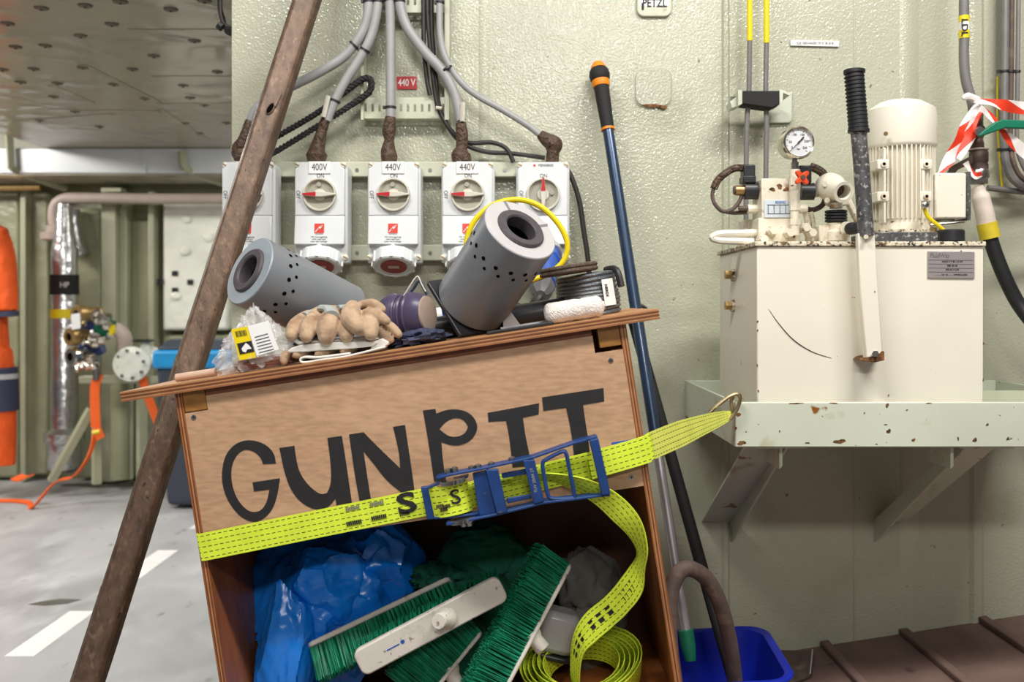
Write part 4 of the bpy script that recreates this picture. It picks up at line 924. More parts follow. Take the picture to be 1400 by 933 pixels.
# ------------------------------------------------------------------ right hand pipe, valve, hose, tape
vp = thing('valve_pipe', 'grey vertical pipe with yellow label and green handled ball valve', 'pipe', P(1336, 235, 2.38))
VP = 2.38
MB().tube(cr(pts(VP, (1318, -300), (1318, -100), (1318, 40), (1318, 85), (1321, 112), (1329, 140), (1331, 160)), 6), .012, 12).build('pipe_run', 'grey_cable_dark', vp)
MB().tube(pts(VP, (1318, 22), (1318, 53)), .0127, 16).build('yellow_label', 'yellow', vp)
MB().tube(pts(VP, (1318, 31), (1318, 42)), .0129, 16).build('white_band', 'white_label', vp)
text('LDL', .0225, 'ink', vp, Matrix.Translation(P(1318.5, 37.5, VP - .0134)) @ Matrix.Rotation(PI / 2, 4, 'Y') @ FACE, sx=1.15, bold=.02)
MB().lathe([(.018, 0), (.0195, .008), (.0195, .018), (.016, .028), (.022, .042), (.022, .056), (.017, .062), (.017, .085), (.019, .095)], Matrix.Translation(P(1334, 206, VP)), 18).build('valve_body', 'valve_brown', vp)
MB().cyl(P(1340, 180, VP - .09), P(1335, 179, VP), .011, n=10).build('valve_stem', 'steel', vp)
MB().pxp([(1338, 185), (1345, 178), (1362, 166), (1372, 163), (1440, 166), (1440, 177), (1375, 175), (1352, 183), (1342, 187)], VP - .095, .012).build('valve_handle', 'handle_green', vp, bevel=.003)
MB().lathe([(.021, 0), (.0225, .004), (.0225, .03), (.0205, .034), (.0225, .038), (.0225, .06), (.02, .066)], Matrix.Translation(P(1338, 242, VP)), 22).build('hose_coupling', 'hose_brown', vp)
MB().lathe([(.022, 0), (.024, .003), (.024, .013), (.022, .016)], Matrix.Translation(P(1338, 252, VP)), 6).build('hex_nut', 'steel', vp, smooth=0)
MB().lathe([(.023, 0), (.0245, .003), (.0245, .018), (.022, .022)], Matrix.Translation(P(1338, 244, VP)), 24).build('silver_collar', 'steel', vp)
MB().pxp([(1292, 243), (1300, 228), (1330, 212), (1332, 222), (1310, 232), (1300, 243)], VP - .01, .006).build('support_plate', 'valve_brown', vp)
MB().lathe([(.0235, 0), (.026, .002), (.0235, .004)], Matrix.Translation(P(1337, 206, VP)), 20).build('seal_ring', 'wrap', vp)
hs = thing('black_hose', 'black hydraulic hose with taped white end below the green valve', 'hose', P(1400, 440, 2.3))
MB().tube(cr(pts(VP, (1336, 255), (1341, 272), (1347, 295), (1350, 312)), 5), [.017] * 4 + [.022] * 4 + [.0225] * 8, 14).build('white_wrap', 'wrap', hs)
MB().tube(cr(pts(VP, (1349, 305), (1354, 326)), 5), .0245, 16).build('yellow_tape', 'yellow_tape', hs)
MB().tube(cr(pts(VP, (1352, 320), (1360, 345), (1374, 380), (1392, 415), (1415, 445, 2.36), (1450, 480, 2.36), (1520, 520, 2.36), (1600, 640, 2.36), (1640, 780, 2.38)), 6), .0178, 14).build('hose', 'black_rubber', hs)
bt = thing('barrier_tape', 'red and white barrier tape knotted around the valve pipe', 'tape', P(1338, 140, 2.34))
def tape(path, w0, sgn=1, seed=0):
    c_ = cr(path, 8); n_ = len(c_); ws = []
    for i, p in enumerate(c_):
        t_ = (c_[min(i + 1, n_ - 1)] - c_[max(i - 1, 0)]).normalized(); v_ = t_.cross(Vector((0, 1, 0))).normalized()
        a = .5 * math.sin(i * .35 + seed); hw_ = w0(i / (n_ - 1))
        ws.append((v_ * math.cos(a) + t_.cross(v_) * math.sin(a)) * hw_)
    return MB().ribbon(c_, ws, .0008)
tape(pts(2.335, (1338, 143), (1322, 175), (1303, 210), (1283, 240)), lambda t: .006 + .013 * math.sin(PI * min(1, t * 1.1)) ** .7, seed=.2).build('tape_strip', 'barrier', bt)
tape(pts(2.332, (1340, 145), (1332, 165), (1324, 190), (1310, 218)), lambda t: .007 + .008 * math.sin(PI * t), seed=1.5).build('tape_strip', 'barrier', bt)
tape(pts(2.32, (1332, 138), (1355, 140), (1385, 146), (1440, 152), (1620, 170, 2.5)), lambda t: .005 + .010 * min(1, t * 2), seed=2.1).build('tape_strip', 'barrier', bt)
tape(pts(2.31, (1340, 146), (1358, 163), (1378, 187), (1405, 210), (1440, 230), (1560, 300, 2.5)), lambda t: .005 + .011 * min(1, t * 1.5), seed=.6).build('tape_strip', 'barrier', bt)
tape(pts(2.345, (1320, 222), (1332, 240), (1342, 238)), lambda t: .008, seed=3).build('tape_strip', 'barrier', bt)
MB().tube(cr(pts(2.345, (1316, 135), (1324, 132), (1334, 136), (1342, 143)), 4), [.004, .006, .008, .009, .010, .009, .009, .009, .010, .010, .009, .008, .006], 8).build('tape_knot', 'barrier', bt)
for i, (px, r, lab) in enumerate(((1373, .0105, 'thick dark grey cable at the right edge'), (1382, .0065, 'pale middle cable of the three at the right edge'), (1391, .0055, 'thin rightmost cable of the three at the right edge'))):
    t = thing('wall_cable', lab, 'cable', P(px, 260, 2.5), group='wall cables at the right edge')
    k = i * 5
    MB().tube(cr(pts(2.5 - .004 * i, (px + 2, -300), (px + 2, -80), (px + 1, 40), (px, 130), (px - .5, 190), (px + 4, 228 - k), (px + 18, 250 - k), (px + 50, 258 - k), (px + 200, 258 - k), (px + 560, 258 - k)), 6), r, 10).build('cable_sheath', ('grey_cable_dark', 'hose_brown', 'grey_cable_dark')[i], t)
    for py in (98, 205): tie(t, P(px, py, 2.5 - .004 * i), (0, 0, 1), r + .001)
t = MB().tube(pts(2.52, (1350, 257), (1900, 320)), .008, 10).build('conduit', 'grey_cable_dark'); tag(t, 'thin grey conduit crossing behind the cables at the right edge', 'conduit')
t = MB().tube(cr(pts(2.53, (1364, 105), (1364, 170), (1367, 215), (1370, 256)), 5), .003, 6).build('thin_wire', 'yellow'); tag(t, 'thin yellow wire on the bulkhead beside the grey cables', 'wire')
# ------------------------------------------------------------------ plywood box standing on the ramp
BA = math.radians(8.8)
BX = Matrix.Translation((0, 1.69, 1.1538)) @ Matrix.Rotation(-BA, 4, 'Y')      # u along the top, v into depth, n up
BXI = BX.inverted()
def top(u, v, n=0): return BX @ Vector((u, v, n))
bx = thing('plywood_box', 'tilted plywood box with GUNPIT painted in black on its front', 'box', M=BX @ Matrix.Translation((-.2, .2, -.972)))
def ply(nm, axis, a, b, k, mats, par=bx, **kw):
    """panel made of k bonded plies stacked along one axis"""
    root = None
    for i in range(k):
        lo = list(a); hi = list(b); d_ = (b[axis] - a[axis]) / k
        lo[axis] = a[axis] + d_ * i; hi[axis] = a[axis] + d_ * (i + 1)
        if 0 < i < k - 1:
            for j in range(3):
                if j != axis: sgn = .0006 * (i % 2); lo[j] += sgn; hi[j] -= sgn
        o = MB().box(lo[0], hi[0], lo[1], hi[1], lo[2], hi[2], BX).build(nm if root is None else 'ply', mats[i % len(mats)], par if root is None else root, smooth=0)
        root = root or o
    return root
ply('top_board', 2, (-.706, 0, -.018), (.2635, .43, 0), 6, ['ply_mid', 'ply_light', 'ply_dark', 'ply_light', 'ply_dark', 'ply_light'])
U0, U1 = -.615, .204
ply('side_panel', 0, (U0, .015, -.966), (U0 + .0125, .405, -.0185), 5, ['ply_side', 'ply_dark', 'ply_light', 'ply_dark', 'ply_side'])
ply('side_panel', 0, (U1 - .0125, .015, -.966), (U1, .405, -.0185), 5, ['ply_side', 'ply_light', 'ply_dark', 'ply_light', 'ply_side'])
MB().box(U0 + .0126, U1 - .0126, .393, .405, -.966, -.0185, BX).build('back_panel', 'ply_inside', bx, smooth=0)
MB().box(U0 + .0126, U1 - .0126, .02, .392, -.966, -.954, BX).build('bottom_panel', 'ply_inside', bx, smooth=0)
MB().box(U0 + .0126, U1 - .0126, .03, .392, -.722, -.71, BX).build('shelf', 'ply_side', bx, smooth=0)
# front panel with notched upper corners
fu0, fu1 = U0 + .0127, U1 - .0127
fp = MB(); poly = [(fu0, -.31), (fu1, -.31), (fu1, -.062), (fu1 - .05, -.062), (fu1 - .05, -.030), (fu0 + .042, -.030), (fu0 + .042, -.056), (fu0, -.056)]
fp.prism(poly, -.027, -.015, BX @ FACE)
fpo = fp.build('front_panel', 'ply_face', bx, smooth=0)
MB().box(fu0 + .043, fu1 - .051, .014, .05, -.0295, -.0185, BX).build('top_batten', 'ply_dark', bx, smooth=0)
MB().box(fu0 + .001, fu0 + .041, .0145, .06, -.0545, -.0188, BX).build('corner_block', 'block_wood', bx, bevel=.001)
MB().box(fu1 - .040, fu1 - .001, .0145, .06, -.054, -.0188, BX).build('corner_block', 'block_wood', bx, bevel=.001)
MB().box(fu0, fu0 + .02, .03, .05, -.30, -.06, BX).build('inner_cleat', 'ply_dark', bx)
MB().box(fu1 - .02, fu1, .03, .05, -.30, -.06, BX).build('inner_cleat', 'ply_dark', bx)
FYP = 1.705
for (px, py) in ((265, 571), (835, 493), (863, 653), (297, 745)):
    q = P(px, py, FYP)
    s_ = MB().lathe([(.0048, 0), (.0045, .0012), (0, .0016)], Matrix.Translation(q) @ Matrix.Rotation(PI / 2, 4, 'X'), 14).build('screw', 'steel', bx)
    MB().box(-.003, .003, -.0021, -.0014, -.0006, .0006, Matrix.Translation(q)).build('cross_slot', 'ink', s_)
    MB().box(-.0006, .0006, -.0021, -.0014, -.003, .003, Matrix.Translation(q)).build('cross_slot', 'ink', s_)
def c4(l): return [(220 + x / 2.592, 440 + y / 2.592) for x, y in l]
def c5(l): return [(540 + x / 2.8, 480 + y / 2.8) for x, y in l]
G = c4([(408, 503), (402, 468), (378, 440), (342, 423), (300, 419), (260, 435), (230, 470), (217, 520), (217, 570), (228, 615), (250, 655), (282, 692), (320, 711), (358, 705), (393, 672), (412, 622), (422, 555),
        (325, 570), (330, 602), (385, 595), (376, 640), (356, 670), (326, 677), (300, 665), (270, 630), (252, 580), (248, 530), (258, 490), (280, 461), (305, 452), (335, 463), (355, 483), (362, 505)])
Ul = c4([(420, 448), (473, 440), (480, 490), (490, 530), (508, 562), (535, 592), (565, 613), (588, 608), (602, 580), (604, 530), (598, 470), (590, 412), (641, 405), (652, 470), (665, 560), (677, 642), (622, 650), (619, 628), (595, 658), (550, 669), (500, 645), (465, 605), (440, 545)])
Nl = c4([(667, 400), (718, 392), (775, 450), (848, 520), (845, 470), (834, 420), (823, 373), (865, 366), (876, 440), (888, 520), (899, 600), (858, 610), (800, 565), (755, 505), (718, 460), (730, 540), (745, 634), (705, 640), (690, 560), (678, 480)])
Pl = c5([(107, 228), (155, 222), (158, 240), (200, 224), (250, 224), (290, 240), (315, 275), (314, 310), (290, 345), (250, 362), (215, 362), (178, 350), (183, 420), (195, 490), (150, 500), (140, 430), (125, 330)])
Ph = c5([(170, 300), (205, 328), (240, 330), (270, 315), (280, 290), (262, 262), (230, 255), (195, 270)])
T1 = c5([(355, 237), (450, 220), (552, 200), (550, 243), (490, 256), (500, 330), (515, 395), (520, 440), (450, 445), (438, 330), (425, 268), (358, 272)])
T2 = c5([(563, 178), (680, 160), (798, 142), (801, 193), (720, 207), (730, 280), (742, 350), (748, 420), (688, 425), (675, 310), (655, 218), (568, 230)])
def soften(l):
    for _ in range(2):
        out = []; n_ = len(l)
        for i in range(n_):
            a_, b_, c_ = Vector(l[i - 1]), Vector(l[i]), Vector(l[(i + 1) % n_])
            if (b_ - a_).length > 1e-6 and (c_ - b_).length > 1e-6 and (b_ - a_).angle(c_ - b_) < math.radians(48):
                out += [tuple(b_.lerp(a_, .25)), tuple(b_.lerp(c_, .25))]
            else: out.append(tuple(b_))
        l = out
    return l
def letter(poly, nm, hole=None):
    poly = soften(poly); hole = soften(hole) if hole else None
    a = [BXI @ P(x, y, FYP) for x, y in poly]
    bm = bmesh.new()
    def loop(l): 
        vs_ = [bm.verts.new((q.x, .0142, q.z)) for q in l]; return [bm.edges.new((vs_[i], vs_[(i + 1) % len(vs_)])) for i in range(len(vs_))]
    ed = loop(a)
    if hole: ed += loop([BXI @ P(x, y, FYP) for x, y in hole])
    r_ = bmesh.ops.triangle_fill(bm, edges=ed, use_beauty=True)
    ext = bmesh.ops.extrude_face_region(bm, geom=bm.faces[:])
    for e in ext['geom']:
        if isinstance(e, bmesh.types.BMVert): e.co.y += .0009
    bmesh.ops.recalc_face_normals(bm, faces=bm.faces)
    me = bpy.data.meshes.new(nm); bm.to_mesh(me); bm.free(); me.transform(BX); me.materials.append(MATS['ink'])
    o = bpy.data.objects.new(nm, me); COL.objects.link(o); finish(o, fpo, False)
for l_ in (G, Ul, Nl, T1, T2): letter(l_, 'painted_letter')
letter(Pl, 'painted_letter', Ph)
# ------------------------------------------------------------------ ratchet strap
SW = .0245
def rib(path, wf, m, nm, par, th=.0018, k=6):
    c_ = cr(path, k); n_ = len(c_)
    W = [Vector(wf(i / (n_ - 1))) for i in range(n_)]
    return MB().ribbon(c_, W, th).build(nm, m, par)
rs = thing('ratchet_strap', 'neon yellow lashing strap with blue ratchet across the plywood box', 'strap', P(580, 720, 1.69))
def perp(a, b):
    t_ = (Vector(b) - Vector(a)).normalized(); v_ = t_.cross(Vector((0, 1, 0))).normalized(); return v_ * SW
a = P(275, 749, 1.6995); b = P(600, 683, 1.6995); pv = perp(a, b)
lo = [a + Vector((.004, .32, .05)), a + Vector((.0, .1, .016)), a + Vector((-.003, .02, .003)), a + Vector((-.0025, .004, .0)), a + Vector((.004, -.0005, 0)), a + (b - a) * .1, a + (b - a) * .5, b]
lo = [a + Vector((-.004, .32, -.012)), a + Vector((-.004, .02, 0)), a + Vector((-.003, .0, 0)), a + Vector((.004, -.001, .001)), a + (b - a) * .05, a + (b - a) * .5, b]
MB().ribbon(lo, [pv] * len(lo), .0018).build('main_webbing', 'webbing', rs)
# printing on the webbing
ang = math.atan2(b.z - a.z, b.x - a.x)
def sprint(px, py, s_, size, sx=1.0, bold=.0, m='ink'):
    text(s_, size, m, rs, Matrix.Translation(P(px, py, 1.6975)) @ Matrix.Rotation(-ang, 4, 'Y') @ FACE, name='strap_print', sx=sx, bold=bold)
sprint(482, 695.5, 'IIIIIIII', .0085, 1.5, .04, 'grey_cable_dark'); sprint(515, 689, 'IIIIIIII', .0085, 1.5, .04, 'grey_cable_dark'); sprint(484, 715.5, 'IIIIIIII', .010, 1.4, .05); sprint(518, 708, 'IIIIIIII', .010, 1.4, .05)
sprint(556, 689.5, 'S', .050, 1.55, .03); sprint(553, 703, 'IIIIII', .008, 1.5, .04)
# wound webbing on the spindle
M_ = Matrix.Translation(P(615, 683, 1.672)) @ Matrix.Rotation(-ang, 4, 'Y')
o = MB(); wp = []
for i in range(22):
    a_ = -PI * .62 + PI * 1.24 * i / 21
    wp.append(M_ @ Vector((.034 * math.sin(a_), -.021 * math.cos(a_) + .008, 0)))
zz = (M_ @ Vector((0, 0, 1)) - M_ @ Vector((0, 0, 0))).normalized()
MB().ribbon(wp, [zz * .0265] * len(wp), .004).build('wound_webbing', 'webbing', rs)
text('S', .036, 'ink', rs, M_ @ Matrix.Translation((.012, -.0158, .004)) @ FACE, name='strap_print', sx=1.2, bold=.01)
for dx, dz in ((-.018, -.006), (-.006, -.008), (-.012, -.013)):
    text('IIIII', .008, 'ink', rs, M_ @ Matrix.Translation((dx, -.0158 - .0, dz)) @ FACE, name='strap_print', sx=1.3, bold=.05)
# anchor side webbing to the hook
cpt = pts(1.6965, (632, 680), (700, 663), (760, 648), (836, 629), (880, 615, 1.692), (892, 609, 1.70), (915, 599, 1.755), (955, 583, 1.86), (985, 572, 1.94), (999, 567, 1.962))
def wf(t):
    k = 1 if t < .72 else max(.32, 1 - (t - .72) / .28 * .68)
    v_ = pv.normalized()
    return v_ * SW * .95 * k
rib(cpt, wf, 'webbing', 'anchor_webbing', rs, .003)
cpt2 = pts(1.69, (806, 637), (836, 628.5), (872, 618), (887, 613))
rib([p + Vector((0, -.003, 0)) for p in cpt2], lambda t: pv.normalized() * SW * .98, 'webbing', 'stitched_overlap', rs, .003)
cpt3 = [p + Vector((0, -.004, 0)) for p in cpt[5:]]
rib(cpt3, lambda t: pv.normalized() * SW * (1.0 if t < .35 else max(.32, 1 - (t - .35) / .65 * .68)), 'webbing_old', 'dirty_end', rs, .0015)
MB().ribbon([P(836, 607, 1.69), P(868, 602, 1.69)], [Vector((0, 0, .002))] * 2, .001).build('blue_tag', 'blue_plug', rs)
# hook
hk = MB(); hk.tube(cr(pts(1.955, (970, 565), (978, 557), (992, 546), (1000, 541), (1008, 539), (1012, 544), (1009, 556), (1004, 566), (998, 574)), 6), .0045, 8)
hk.tube(cr(pts(1.963, (997, 573), (1001, 560), (1000, 548), (1004, 541, 1.97), (1012, 541, 1.978), (1014, 548, 1.985)), 6), .0045, 8)
hk.tube(pts(1.957, (969, 566), (998, 574)), .004, 8); hk.build('wire_hook', 'zinc', rs)
# ratchet
RY = 1.648
def bar(path, r, dep, nm, Y=RY):
    c_ = pts(Y, *path); o = MB(); n_ = len(c_); v = []
    for i, p in enumerate(c_):
        t_ = (c_[min(i + 1, n_ - 1)] - c_[max(i - 1, 0)]).normalized(); q = Vector((-t_.z, 0, t_.x)) * r
        v += [p - q, p + q, p + q + Vector((0, dep, 0)), p - q + Vector((0, dep, 0))]
    f = []
    for i in range(n_ - 1):
        for k in range(4): f.append((4 * i + k, 4 * i + (k + 1) % 4, 4 * i + 4 + (k + 1) % 4, 4 * i + 4 + k))
    f += [(3, 2, 1, 0), tuple(4 * (n_ - 1) + k for k in range(4))]
    return o.add(v, f).build(nm, 'ratchet_blue', rs, bevel=.001)
bar(((596, 655), (615, 650), (658, 642), (730, 626), (784, 607), (817, 598)), .0022, .030, 'side_plate')
bar(((610, 718), (640, 712), (680, 704), (744, 688), (786, 683), (834, 677)), .0022, .030, 'side_plate')
for nm, pl, Y_, dp in (('handle_grip', [(806, 603), (818, 599), (835, 676), (823, 678)], RY - .008, .016), ('cross_bar', [(715, 630), (731, 629), (744, 686), (730, 690)], RY - .002, .008),
                       ('cross_bar', [(664, 643), (681, 642), (694, 701), (679, 703)], RY - .004, .010), ('spindle_plate', [(646, 648), (665, 644), (679, 703), (655, 706)], RY + .006, .012),
                       ('pawl_rail', [(685, 648), (719, 641), (720, 649), (687, 655)], RY + .012, .006), ('pawl_rail', [(692, 682), (725, 676), (727, 682), (694, 689)], RY + .012, .006),
                       ('cross_bar', [(575, 667), (585, 665.5), (595, 710), (584, 711.5)], RY + .022, .012)):
    MB().pxp(pl, Y_, dp).build(nm, 'ratchet_blue', rs, bevel=.0015)
text('TUV 20/04 2T', .0075, 'grey_cable', rs, Matrix.Translation(P(730, 657, RY - .0025)) @ Matrix.Rotation(-ang + PI / 2 - PI, 4, 'Y') @ FACE, name='embossed_print')
MB().tube(cr(pts(RY + .004, (742, 634), (748, 628), (768, 618), (774, 621), (778, 640), (785, 676), (781, 681), (756, 682), (749, 676), (744, 652)), 5, closed=True), .0036, 8, closed=True).build('trigger_loop', 'ratchet_blue', rs)
bar(((585, 668), (600, 662), (640, 652)), .0018, .022, 'frame_plate', RY + .014)
bar(((594, 709), (612, 708), (655, 703)), .0018, .022, 'frame_plate', RY + .014)
for (px, py) in ((619, 657), (632, 710)):
    M_ = Matrix.Translation(P(px, py, RY + .018)) @ Matrix.Rotation(-ang, 4, 'Y')
    g = MB(); poly = []
    for i in range(36):
        r = .0245 if i % 2 == 0 else .0205; a_ = 2 * PI * i / 36; poly.append((r * math.cos(a_), r * math.sin(a_)))
    g.prism(poly, -.0022, .0022, M_); g.build('ratchet_gear', 'steel', rs)
    g = MB(); poly = [(p[0] * .9, p[1] * .9) for p in poly]; g.prism(poly, -.0055, -.003, M_); g.build('ratchet_gear', 'steel', rs)
for (px, py) in ((613, 645), (622, 643), (645, 641), (654, 639), (634, 717), (642, 716), (700, 629), (672, 636)):
    MB().lathe([(.006, -.004), (.006, .004), (.003, .006), (0, .006)], Matrix.Translation(P(px, py, RY + .014)) @ Matrix.Rotation(-ang, 4, 'Y'), 6).build('nut', 'steel', rs, smooth=0)
# tail of the strap: hangs, twists, ends in a coil inside the box
def tail(data, nm, m='webbing'):
    c_ = cr([P(x, y, Y) for x, y, Y, *_ in data], 6)
    hw_ = cr([Vector((dx, dy, sg)) for x, y, Y, dx, dy, sg in data], 6); W = []
    for p, h in zip(c_, hw_):
        s_ = p.y / F; vx, vz = h.x * s_, -h.y * s_; l2 = SW ** 2 - vx * vx - vz * vz
        v_ = Vector((vx, (h.z if abs(h.z) < 1 else math.copysign(1, h.z)) * math.sqrt(max(0, l2)), vz)); W.append(v_.normalized() * SW)
    MB().ribbon(c_, W, .0018).build(nm, m, rs)
    n_ = len(c_)
    for i0 in list(range(int(n_ * .60), int(n_ * .86), 2)):
        for off, hw_ in ((.12, .16), (-.32, .10)):
            if (i0 // 2) % 4 == 3: continue
            nn = [(c_[j + 1] - c_[j - 1]).normalized().cross(W[j]).normalized() * .0012 for j in (i0, i0 + 1)]
            sg = -1 if nn[0].y > 0 else 1
            MB().ribbon([c_[i0] + W[i0] * off + nn[0] * sg, c_[i0 + 1] + W[i0 + 1] * off + nn[1] * sg], [W[i0] * hw_, W[i0 + 1] * hw_], .0004).build('strap_print', 'ink', rs)
tail([(700, 662, 1.69, 2, -14, -1), (745, 652, 1.682, 1, -8, -1), (790, 662, 1.672, 8, -10, -1), (828, 682, 1.665, 14, -9, -1), (856, 710, 1.66, 17, -4, -1), (873, 742, 1.665, 10, 3, -1),
      (876, 768, 1.68, 3, 6, -1), (868, 795, 1.70, 8, 14, -1), (842, 828, 1.72, 12, 15, -1), (808, 858, 1.735, 9, 13, -1), (790, 885, 1.75, 6, 5, -1), (786, 925, 1.77, 5, 1, -1), (790, 950, 1.80, 5, -1, -1)], 'tail_webbing')
text('SPIN', .026, 'ink', rs, Matrix.Translation(P(840, 829, 1.7135)) @ Matrix.Rotation(-math.radians(40), 4, 'Y') @ Matrix.Rotation(math.radians(-25), 4, 'X') @ FACE, name='strap_print', sx=1.0) if 0 else None
cc = P(795, 917, 1.845); turns = 6; cp_ = []; wv_ = []
tiltM = Matrix.Rotation(math.radians(24), 4, 'X') @ Matrix.Rotation(-BA, 4, 'Y')
for i in range(turns * 36 + 1):
    a_ = 2 * PI * i / 36 - PI * .5; k = 1 - .42 * i / (turns * 36)
    wob = 1 + .035 * math.sin(2 * a_ + i * .02) + .02 * math.sin(3 * a_)
    r = .118 * k * wob
    cp_.append(cc + tiltM @ Vector((r * math.cos(a_), .80 * r * math.sin(a_), .004 * math.sin(i * .05)))); wv_.append(tiltM @ Vector((.14 * math.cos(a_) * SW, .14 * math.sin(a_) * SW, SW)))
MB().ribbon(cp_, wv_, .0018).build('coiled_webbing', 'webbing', rs)
# ------------------------------------------------------------------ things on the box top
def cylinder(label, face, axis, L, R, facemat, base=False):
    D = Vector(axis).normalized(); back = Vector(face) - D * L
    t = thing('perforated_cylinder', label, 'metal cylinder', back, group='grey perforated cylinders')
    M_ = Matrix.Translation(back) @ frame(D)
    MB().lathe([(0, 0), (R * .93, 0), (R, .006), (R, L - .001), (R * .985, L)], M_, 56, caps=False).build('shell', 'cyl_grey', t)
    MB().lathe([(R * .62, L - .002), (R * .985, L), (R * .97, L + .0012), (R * .60, L + .0012)], M_, 48, caps=False).build('end_face', facemat, t)
    rg = MB().lathe([(R * .40, L - .02), (R * .40, L + .004), (R * .44, L + .007), (R * .60, L + .007), (R * .645, L + .003), (R * .645, L - .004), (R * .40, L - .02)], M_, 44, caps=False).build('rubber_ring', 'cyl_ring', t)
    MB().lathe([(R * .41, L - .004), (R * .41, L - .12), (0, L - .12)], M_, 32, caps=False).build('bore', 'void', t)
    for k, (zz_, rr_, off) in enumerate(((L - .045, .0042, 0), (L - .060, .0034, .16))):
        for i in range(16):
            a_ = 2 * PI * i / 16 + off; wv = .004 * math.sin(3 * a_)
            H = M_ @ Matrix.Rotation(a_, 4, 'Z') @ Matrix.Translation((R, 0, zz_ + wv)) @ Matrix.Rotation(PI / 2, 4, 'Y')
            MB().lathe([(0, .0004), (rr_, .0004)], H, 12).build('hole', 'void', t, smooth=0)
    return t, M_
cA, MA = cylinder('grey perforated cylinder lying tilted left behind the plastic bag', P(341.5, 370.5, 1.80), (-.645, -.66, .385), .235, .0695, 'cyl_face')
DB = Vector((.45, -.62, .64)).normalized(); cRB = .0715
bn = (BX.to_3x3() @ Vector((0, 0, 1))); xa = bn.cross(DB).normalized(); ya = DB.cross(xa)
Mb = Matrix((xa, ya, DB)).transposed().to_4x4(); Mb.translation = P(712, 318, 1.70) - DB * .205
low = min((BXI @ (Mb @ Vector((sx * .068, sy * .068, zz_)))).z for sx in (-1, 1) for sy in (-1, 1) for zz_ in (-.009, 0))
Mb.translation = Mb.translation - (BX.to_3x3() @ Vector((0, 0, low - .0005)))
print('SEAT', low)
cB, MBm = cylinder('upright grey perforated cylinder leaning on a black base plate', Mb.translation + DB * .205, DB, .205, cRB, 'cyl_face_pale')
MB().prism(rrect(.136, .136, .006), -.009, -.0005, Mb).build('base_plate', 'black_plastic', cB, bevel=.002)
MB().pxp([(688, 433), (699, 427), (713, 447), (688, 452)], 1.80, .05).build('grey_foot', 'cyl_face_pale', cB)
MB().box(-.0025, .0025, cRB * .62, cRB * .97, .2062, .2072, Mb @ Matrix.Rotation(-.1, 4, 'Z')).build('face_groove', 'cyl_grey', cB)
MB().box(-.0025, .0025, cRB * .62, cRB * .97, .2062, .2072, Mb @ Matrix.Rotation(-1.5, 4, 'Z')).build('face_groove', 'cyl_grey', cB)
# yellow ring
yl = MB().tube(cr(pts(1.93, (638, 330), (649, 302), (673, 281), (705, 273), (736, 281), (761, 303), (775, 330), (772, 354), (753, 373), (720, 387), (697, 405), (672, 423), (650, 405), (638, 365)), 6, closed=True), .0058, 10, closed=True).build('yellow_ring', 'yellow')
tag(yl, 'yellow plastic coated ring standing behind the leaning cylinder', 'ring')
# black tube along the box top
def onaxis(u0, u1, v, r): return [top(u0, v, r), top(u1, v, r)]
bt_ = thing('black_tube', 'long black tube lying along the box top behind the gloves', 'tube', top(-.15, .185, 0))
MB().tube(onaxis(-.44, .105, .19, .0235), .023, 20).build('tube_body', 'black_plastic', bt_)
MB().tube(onaxis(.104, .118, .19, .0235), .0245, 20).build('end_cap', 'black_rubber', bt_)
MB().tube(onaxis(-.20, -.185, .19, .0235), .0236, 20).build('tube_ring', 'black_rubber', bt_)
# plastic bag with coil
bg = thing('plastic_bag', 'clear plastic bag of reddish cord with a yellow and white label', 'bag', top(-.48, .06, 0))
def crumple(c, rad, seed, amp, fr_, nu=40, nv=26, shape=None, M=None, ridge=True, flat=None):
    o = MB(); v = []; f = []
    for j in range(nv + 1):
        th = PI * j / nv
        for i in range(nu):
            ph = 2 * PI * i / nu
            d_ = Vector((math.sin(th) * math.cos(ph), math.sin(th) * math.sin(ph), -math.cos(th)))
            q = d_ * fr_ + Vector((seed * 3.1, seed * 1.7, seed * .9))
            q = q + Vector(noise.noise_vector(q * .7)) * .55
            n1 = noise.noise(q); n2 = noise.noise(q * 1.9 + Vector((5, 3, 1))); n3 = noise.noise(Vector((q.x * 3.4, q.y * 3.4, q.z * 1.2)))
            k = 1 + amp * ((1 - 2.6 * abs(n1)) * .75 + (1 - 2.4 * abs(n2)) * .3 + (1 - 2 * abs(n3)) * .12 - .6)
            p = Vector((d_.x * rad[0] * k, d_.y * rad[1] * k, d_.z * rad[2] * k))
            if shape: p = shape(p)
            if flat is not None: p.z = max(p.z, flat)
            v.append(p + Vector(c))
    for j in range(nv):
        for i in range(nu):
            f.append((j * nu + i, j * nu + (i + 1) % nu, (j + 1) * nu + (i + 1) % nu, (j + 1) * nu + i))
    return o.add(v, f, M)
def bagshape(p):
    t_ = max(0, min(1, (p.z + .04) / .12)); k = 1.15 - .88 * t_ ** .8
    return Vector((p.x * k + .012 * t_, p.y * k, p.z))
crumple((-.475, .062, .050), (.074, .055, .062), 4, .42, 2.6, 60, 40, bagshape, BX, flat=-.049).build('bag_film', 'clear', bg, smooth=60)
for i in range(7):
    r = .034 + .003 * i
    MB().tube([top(-.458 + 1.05 * r * math.cos(a_ * PI / 12), .06 + .75 * r * math.sin(a_ * PI / 12), .006 + .0045 * (i % 4)) for a_ in range(24)], .0036, 7, closed=True).build('cord_coil', 'terracotta', bg)
lb = MB(); lb.pxp([(316, 450.5), (338, 446.5), (350, 489), (327.5, 493)], 1.692, .001); lo_ = lb.build('yellow_label', 'yellow', bg)
MB().pxp([(338.5, 446), (367, 438.5), (381, 478), (351, 487)], 1.692, .001).build('white_label', 'white_label', bg)
MB().pxp([(324, 470), (343.5, 466), (347.5, 481), (328, 485)], 1.6912, .001).build('picture_panel', 'ink', lo_)
